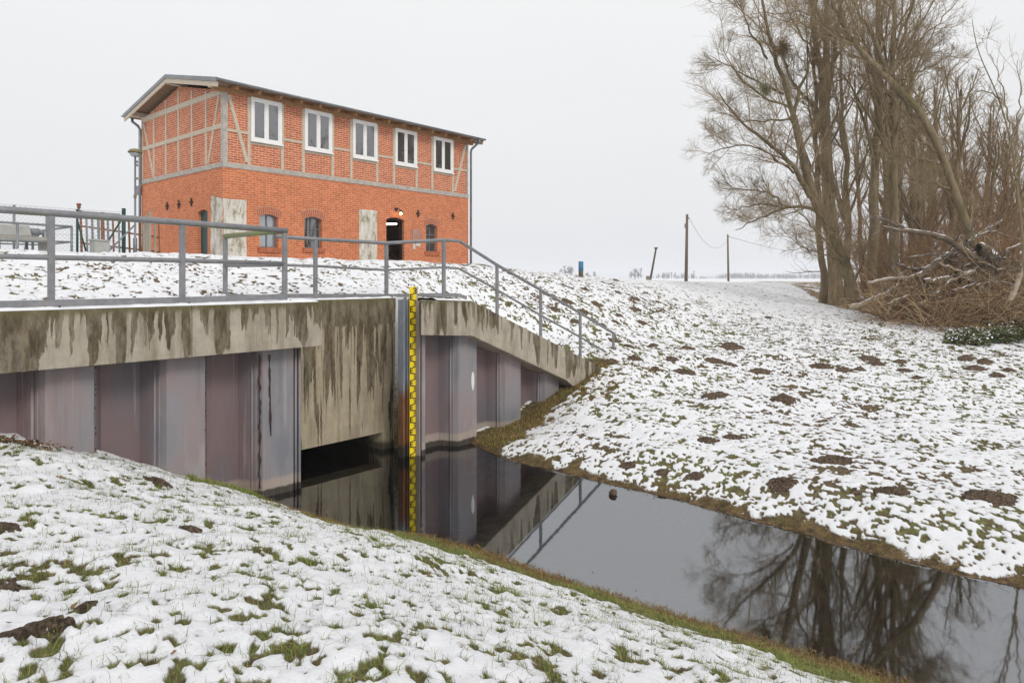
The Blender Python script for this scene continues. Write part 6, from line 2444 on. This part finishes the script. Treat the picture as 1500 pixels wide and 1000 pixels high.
twig_ball('bird_nest', 'dark untidy twig nest high in the left limbs of the willow', 'nest', 1146, 70, 28, 0.45, 'twig', 260, 1)
twig_ball('mistletoe', 'small round green mistletoe clump on the left limbs of the willow', 'mistletoe', 1122, 131, 27.5, 0.28, 'rail_moss', 160, 2)

# ================================================================== brush pile
logs = [
    ('fallen_branch', 'thin bare branch arching over the top right of the brush pile', [(1416, 356), (1438, 342), (1462, 338), (1488, 346)], 0.045, 0.020, 25.2, 0.4, 'log'),
    ('fallen_branch', 'snow edged branch low on the right of the brush pile', [(1396, 428), (1424, 418), (1452, 414), (1478, 418)], 0.060, 0.035, 24.3, 0.3, 'log'),
    ('fallen_branch', 'pale thin branch sloping down right in the brush pile middle', [(1376, 386), (1400, 394), (1424, 406), (1446, 420)], 0.035, 0.025, 24.8, 0.1, 'log_pale'),
    ('fallen_branch', 'thick dark butt end under the crossing trunks of the pile', [(1398, 400), (1416, 410), (1438, 418)], 0.130, 0.110, 24.9, 0.1, 'log'),
    ('fallen_branch', 'slim crooked branch rising from the left of the pile', [(1318, 424), (1322, 406), (1314, 392), (1320, 376)], 0.040, 0.018, 25.6, 0.2, 'log'),
    ('fallen_branch', 'branch with snow pointing right beside the broken root end', [(1440, 384), (1462, 396), (1484, 398), (1506, 392)], 0.060, 0.030, 24.4, 0.2, 'log'),
    ('fallen_branch', 'long dark curved snowy branch reaching left from the top of the brush pile', [(1450, 392), (1428, 378), (1404, 366), (1386, 353), (1362, 346), (1344, 339), (1318, 340), (1300, 337), (1282, 334)], 0.17, 0.05, 25.0, -0.6, 'log'),
    ('fallen_branch', 'thin upper fork above the long dark curved branch', [(1346, 340), (1330, 336), (1312, 326), (1298, 319), (1288, 316)], 0.07, 0.03, 25.0, 0.5, 'log'),
    ('fallen_log', 'pale barkless log lying lowest at the left foot of the brush pile', [(1244, 450), (1262, 446), (1284, 438), (1304, 431), (1318, 422), (1328, 418)], 0.09, 0.14, 25.6, 0.4, 'log_pale'),
    ('fallen_log', 'thick trunk slanting up to the right through the middle of the brush pile', [(1342, 408), (1360, 396), (1382, 382), (1402, 368), (1420, 358)], 0.14, 0.17, 25.3, 0.3, 'log'),
    ('fallen_log', 'nearly level trunk across the brush pile with snow along its top', [(1355, 412), (1380, 411), (1408, 406), (1432, 398), (1448, 392)], 0.12, 0.15, 24.9, 0.2, 'log'),
    ('fallen_branch', 'slender branch pointing left low in the brush pile', [(1272, 414), (1300, 408), (1330, 407), (1360, 402)], 0.05, 0.08, 25.4, 0.2, 'log_pale'),
    ('fallen_branch', 'forked slender branch with snow sticking up left in the brush pile', [(1312, 386), (1328, 392), (1342, 396), (1354, 394), (1366, 392)], 0.05, 0.07, 25.8, 0.3, 'log'),
    ('fallen_branch', 'bright slanting pole from the pile foot up to the right', [(1362, 436), (1378, 424), (1396, 412), (1418, 402), (1440, 396)], 0.045, 0.05, 24.6, 0.4, 'log_pale'),
    ('fallen_branch', 'short snowy branch lying at the right foot of the pile', [(1340, 449), (1358, 442), (1372, 432), (1382, 426)], 0.05, 0.06, 24.4, 0.2, 'log'),
    ('fallen_branch', 'pale branch poking up right behind the leaning tree foot', [(1400, 366), (1428, 350), (1452, 336), (1478, 322)], 0.06, 0.035, 25.6, 0.5, 'log_pale'),
    ('root_plate', 'broken reddish root end with snow on top at the right of the pile', [(1432, 362), (1444, 368), (1456, 376), (1466, 386)], 0.20, 0.24, 24.8, 0.2, 'log'),
    ('fallen_branch', 'short stub sticking out at the right side of the pile', [(1470, 380), (1476, 366), (1490, 360), (1502, 357)], 0.06, 0.04, 24.3, 0.1, 'log'),
    ('fallen_log', 'pale stump leaning at the right picture edge under the slender tree', [(1480, 440), (1490, 420), (1498, 404), (1506, 392)], 0.065, 0.075, 21.5, 0.2, 'log_pale'),
    ('fallen_branch', 'thin grey branch lying across the middle of the pile', [(1330, 377), (1352, 374), (1380, 372), (1400, 369)], 0.03, 0.02, 25.2, 0.2, 'log'),
    ('fallen_branch', 'dark branch on the ground under the pale log', [(1300, 446), (1318, 440), (1334, 434), (1350, 424)], 0.07, 0.08, 25.0, 0.2, 'log'),
]
lr = np.random.default_rng(77)
for name, lab, px, ra, rb_, Y, dd, mt in logs:
    pts = [at(u, v, Y) + np.array([0, dd * i / len(px), 0]) for i, (u, v) in enumerate(px)]
    o0 = pts[0].copy()
    P, R = resample([p - o0 for p in pts], np.linspace(ra, rb_, len(pts)), 18)
    jit = lr.normal(0, 0.02, P.shape)
    P = P + jit
    R = R * (1 + 0.12 * lr.normal(0, 1, R.shape).clip(-1.5, 1.5))
    root = thing(name, lab, 'fallen wood', xyz=o0, group='fallen wood of the brush pile')
    w = Wood()
    w.add(P, R, 10)
    stub = w.build('stem', M[mt], root)
    w = Wood()
    k = 5 if ra < 0.1 else 9
    pos, d, rad, f, _ = spawn(P, R, k, 0.3, 1.0, 0.5, 1.2, lr, 0.3)
    P2, R2 = grow(pos, d, lr.uniform(0.4, 1.3, k), np.maximum(rad * 0.3, 0.012), np.full(k, 0.008), 6, 0.18, 0.04, lr)
    w.add(P2, R2, 5)
    twigs(w, P2, R2, lr, [(4, 0.2, 1.0, 0.4, 1.0, 0.3, 0.6, 4, 0.15, 0.03, 3, 0.7, 0.006)])
    w.build('side_twigs', M['log'], root)

# brambles and dead twigs as one tangled mass
rng = np.random.default_rng(101)
w = Wood()


def tangle(n, ux, vx, Yx, L0, L1, rad, updir, wob, up):
    U = rng.uniform(ux[0], ux[1], n)
    Y = rng.uniform(Yx[0], Yx[1], n)
    X = (U - 750) / 1000.0 * Y
    P_ = np.stack([X, Y], 1) - O
    zg_ = terrain(P_ @ D, P_ @ B)[0]
    hmax = np.interp(U, [1250, 1300, 1340, 1400, 1440, 1520], vx)
    z = zg_ + rng.uniform(-0.05, 1, n) ** 2 * hmax * 0.6
    a = rng.uniform(0, 2 * PI, n)
    d = nrm(np.stack([np.cos(a), np.sin(a) * 0.7, rng.uniform(updir[0], updir[1], n)], 1))
    P, R = grow(np.stack([X, Y, z], 1), d, rng.uniform(L0, L1, n), np.full(n, rad), np.full(n, rad * 0.5), 9, wob, up, rng)
    zz = P[..., 2]
    floor = zg_[:, None] - 0.02
    P[..., 2] = np.maximum(zz, floor)
    w.add(P, R, 3, BR, rng)
    return P, R


BR = [(0.26, 0.145, 0.075), (0.38, 0.23, 0.12), (0.50, 0.36, 0.20), (0.18, 0.115, 0.07), (0.38, 0.30, 0.18), (0.13, 0.075, 0.05), (0.56, 0.43, 0.26)]
P, R = tangle(1500, (1290, 1530), (0.1, 0.5, 1.0, 2.0, 2.6, 2.6), (24.2, 27.5), 0.8, 2.6, 0.010, (0.2, 1.6), 0.13, -0.07)
twigs(w, P[:700], R[:700], rng, [(5, 0.2, 1.0, 0.4, 1.0, 0.2, 0.4, 4, 0.15, -0.03, 3, 0.7, 0.006)], BR)
tangle(1500, (1350, 1540), (0.0, 0.2, 0.5, 1.2, 1.6, 1.8), (22.9, 25.2), 0.6, 1.9, 0.009, (0.3, 1.8), 0.13, -0.10)
tangle(420, (1275, 1420), (0.1, 0.3, 0.5, 0.7, 0.8, 0.8), (24.6, 28.0), 0.3, 1.1, 0.008, (0.0, 0.7), 0.16, -0.08)
o = w.build('brambles', M['stems'], None)
tag(o, 'tangle of reddish brown bramble stems and dead twigs round the brush pile', 'brambles', None, 'stuff')

# green ivy and bramble leaves with snow on top at the right
rng = np.random.default_rng(55)


def ivy_points(n, u0, u1, v_c, Y0, Y1, h):
    U = rng.uniform(u0, u1, n)
    Y = rng.uniform(Y0, Y1, n)
    X = (U - 750) / 1000.0 * Y
    P_ = np.stack([X, Y], 1) - O
    zg_ = terrain(P_ @ D, P_ @ B)[0]
    mound = h * (0.25 + 1.0 * np.clip(fbm(X * 1.2, Y * 1.2, 5, 3) - 0.25, 0, 1)) * np.clip(np.interp(U, [u0, u0 + 45, u1], [0.1, 0.8, 1.2]), 0, 2)
    z = zg_ + mound * rng.uniform(0, 1, n) ** 0.6
    keep = rng.random(n) < sst(0.44, 0.58, fbm(X * 1.5, Y * 1.5, 9, 4))
    return np.stack([X, Y, z], 1)[keep], (z - zg_)[keep] / np.maximum(mound[keep], 0.01)


P_, hrel = ivy_points(24000, 1385, 1580, 0, 20.6, 24.2, 0.75)
leaf_patch('ground_ivy', 'low dark green ivy and bramble leaves at the foot of the wood, lower right of the brush pile', 'ivy', P_, 0.085, [(0.06, 0.11, 0.03), (0.10, 0.16, 0.04), (0.06, 0.07, 0.028), (0.15, 0.15, 0.05), (0.2, 0.13, 0.06)], 'stuff', 8)
ps = P_[hrel > 0.72]
ps = ps[rng.random(len(ps)) < 0.16] + np.array([0, 0, 0.03])
leaf_patch('leaf_snow', 'little pads of snow lying on the ivy leaves', 'snow', ps, 0.09, [(0.84, 0.85, 0.87), (0.88, 0.885, 0.9)], 'stuff', 9)

# reed stems standing in the water near the far edge
w = Wood()
n = 9
x0 = at(1385, 832, 8.0)
base = np.stack([x0[0] + rng.uniform(-0.35, 0.35, n), x0[1] + rng.uniform(-0.15, 0.2, n), np.full(n, -0.02)], 1)
a = rng.uniform(0, 2 * PI, n)
P, R = grow(base, nrm(np.stack([np.cos(a), np.sin(a) * 0.5, rng.uniform(0.1, 0.5, n)], 1)), rng.uniform(0.25, 0.5, n), np.full(n, 0.004), np.full(n, 0.002), 7, 0.1, -0.06, rng)
w.add(P, R, 4)
o = w.build('reeds', M['log_pale'], None)
tag(o, 'few bleached reed stems bent over the water near the far edge', 'reeds', None, 'stuff')

# ================================================================== far woods on the horizon
def far_wood(label, u0, u1, Y, hfun, seed, dens=1.0):
    """bare tree line: many thin upright crowns built of twigs, several rows deep"""
    rng = np.random.default_rng(seed)
    X0, X1 = (u0 - 750) / 1000 * Y, (u1 - 750) / 1000 * Y
    n = int((X1 - X0) / (Y * 0.0011) * dens)
    x = rng.uniform(X0, X1, n)
    y = Y + rng.uniform(0, Y * 0.08, n)
    h = hfun((x / Y) * 1000 + 750) * Y / 1000.0 * rng.uniform(0.6, 1.1, n)
    w = Wood()
    base = np.stack([x, y, np.full(n, 2.75)], 1)
    P, R = grow(base, np.tile([0, 0, 1.0], (n, 1)), h, h * 0.03, h * 0.01, 5, 0.05, 0.1, rng)
    w.add(P, R, 4)
    pos, d, rad, f, par = spawn(P, R, 14, 0.15, 1.0, 0.5, 1.2, rng, 0.2)
    P1, R1 = grow(pos, d, np.repeat(h, 14) * rng.uniform(0.2, 0.42, n * 14) * (1.2 - 0.6 * f), np.repeat(h, 14) * 0.02, np.repeat(h, 14) * 0.010, 4, 0.12, 0.05, rng)
    w.add(P1, R1, 3)
    pos, d, rad, f, par = spawn(P1, R1, 4, 0.1, 1.0, 0.5, 1.1, rng, 0.1)
    P2, R2 = grow(pos, d, np.repeat(np.repeat(h, 14), 4) * rng.uniform(0.1, 0.2, n * 56), np.repeat(np.repeat(h, 14), 4) * 0.014, np.repeat(np.repeat(h, 14), 4) * 0.008, 3, 0.1, 0.0, rng)
    w.add(P2, R2, 3)
    o_ = w.build('distant_wood', M['farwood'], None)
    return tag(o_, label, 'wood', 'woods along the horizon', 'stuff')


far_wood('grey belt of far-off trees behind and right of the second utility pole', 1070, 1330, 1000, lambda u: 7.2 + 0.9 * np.sin(u * 0.11) + 0.9 * np.sin(u * 0.031), 1, 2.2)
far_wood('low grey tree clump on the horizon between the two wooden poles', 972, 1062, 800, lambda u: 4 + 6.0 * np.exp(-((u - 1017) / 9) ** 2) + 5.5 * np.exp(-((u - 985) / 12) ** 2), 2, 1.1)
far_wood('faint bare tree tops behind the dike beside the leaning stake', 934, 948, 600, lambda u: np.full_like(u, 15.0), 3, 0.7)
far_wood('faint bare tree tops behind the dike left of the blue topped post', 826, 842, 600, lambda u: np.full_like(u, 17.0), 4, 0.8)
far_wood('faint low tree tops behind the dike right of the blue topped post', 862, 874, 600, lambda u: np.full_like(u, 10.0), 5, 0.7)

# haze: one closed box of thin winter air round everything
mb = MB().box(-1900, 1900, -1900, 1900, -2.2, 27.0)
hz = mb.build('haze', None, None) if False else None
me = bpy.data.meshes.new('haze')
me.from_pydata(mb.v, [], mb.f)
hz = bpy.data.objects.new('haze', me)
COL.objects.link(hz)
hm = bpy.data.materials.new('thin winter haze')
hm.use_nodes = True
hm.node_tree.nodes.clear()
ho = hm.node_tree.nodes.new('ShaderNodeOutputMaterial')
hv = hm.node_tree.nodes.new('ShaderNodeVolumePrincipled')
hv.inputs['Color'].default_value = (0.93, 0.95, 1.0, 1)
hv.inputs['Density'].default_value = 0.0006
hv.inputs['Anisotropy'].default_value = 0.2
hm.node_tree.links.new(hv.outputs[0], ho.inputs['Volume'])
me.materials.append(hm)
tag(hz, 'thin pale winter haze over the fields', 'haze', None, 'stuff')

# ================================================================== light, air, camera
w_ = bpy.data.worlds.new('World')
S.world = w_
w_.use_nodes = True
nt = w_.node_tree
nt.nodes.clear()
n = N(nt)
SUN_EL, SUN_AZ = math.radians(38), math.radians(150)
sky = n.new('ShaderNodeTexSky', sky_type='NISHITA')
sky.sun_disc = False
sky.sun_elevation = SUN_EL
sky.sun_rotation = SUN_AZ
sky.air_density = 1.0
sky.dust_density = 5.0
co = n.coord('Generated')
x, y, z = n.sep(co)
cl = n.noise(n.mapping(co, (1.4, 1.4, 5.0)), 1.6, 5, 0.55, 0.3)
cloud = n.ramp(n.math('ADD', n.math('MULTIPLY', n.rng(z, -0.02, 0.55, 0, 1, smooth=False), 0.75), n.math('MULTIPLY', n.math('SUBTRACT', cl, 0.5), 0.35)),
               [(0.0, (0.70, 0.71, 0.735)), (0.12, (0.74, 0.75, 0.765)), (0.5, (0.815, 0.82, 0.825)), (1.0, (0.90, 0.90, 0.905))])
c10 = n.mix(1.0, cloud, (10.0, 10.0, 10.0), 'MULTIPLY')
col = n.mix(0.97, sky.outputs[0], c10)
bg = n.new('ShaderNodeBackground')
n.put(bg.inputs['Color'], col)
bg.inputs['Strength'].default_value = 0.1
ow = n.new('ShaderNodeOutputWorld')
nt.links.new(bg.outputs[0], ow.inputs[0])

sd = bpy.data.lights.new('sun', 'SUN')
sd.energy = 1.2
sd.angle = math.radians(16)
sd.color = (1.0, 0.965, 0.92)
so = bpy.data.objects.new('sun', sd)
COL.objects.link(so)
# sky rotation is clockwise from +Y
sv = Vector((math.sin(SUN_AZ) * math.cos(SUN_EL), math.cos(SUN_AZ) * math.cos(SUN_EL), math.sin(SUN_EL)))
so.rotation_euler = sv.to_track_quat('Z', 'Y').to_euler()

cd = bpy.data.cameras.new('camera')
cd.sensor_width = 36
cd.lens = 24.0
cd.shift_y = -92 / 1500.0
cd.clip_start = 0.05
cd.clip_end = 6000
cam = bpy.data.objects.new('camera', cd)
cam.location = (0, 0, EYE)
cam.rotation_euler = (PI / 2, 0, 0)
COL.objects.link(cam)
S.camera = cam

S.view_settings.view_transform = 'Standard'
S.view_settings.look = 'None'
S.view_settings.exposure = 0.16
S.view_settings.gamma = 1.0
S.render.film_transparent = False
S.cycles.max_bounces = 8
S.cycles.volume_bounces = 2
S.cycles.transparent_max_bounces = 12
S.cycles.use_denoising = True
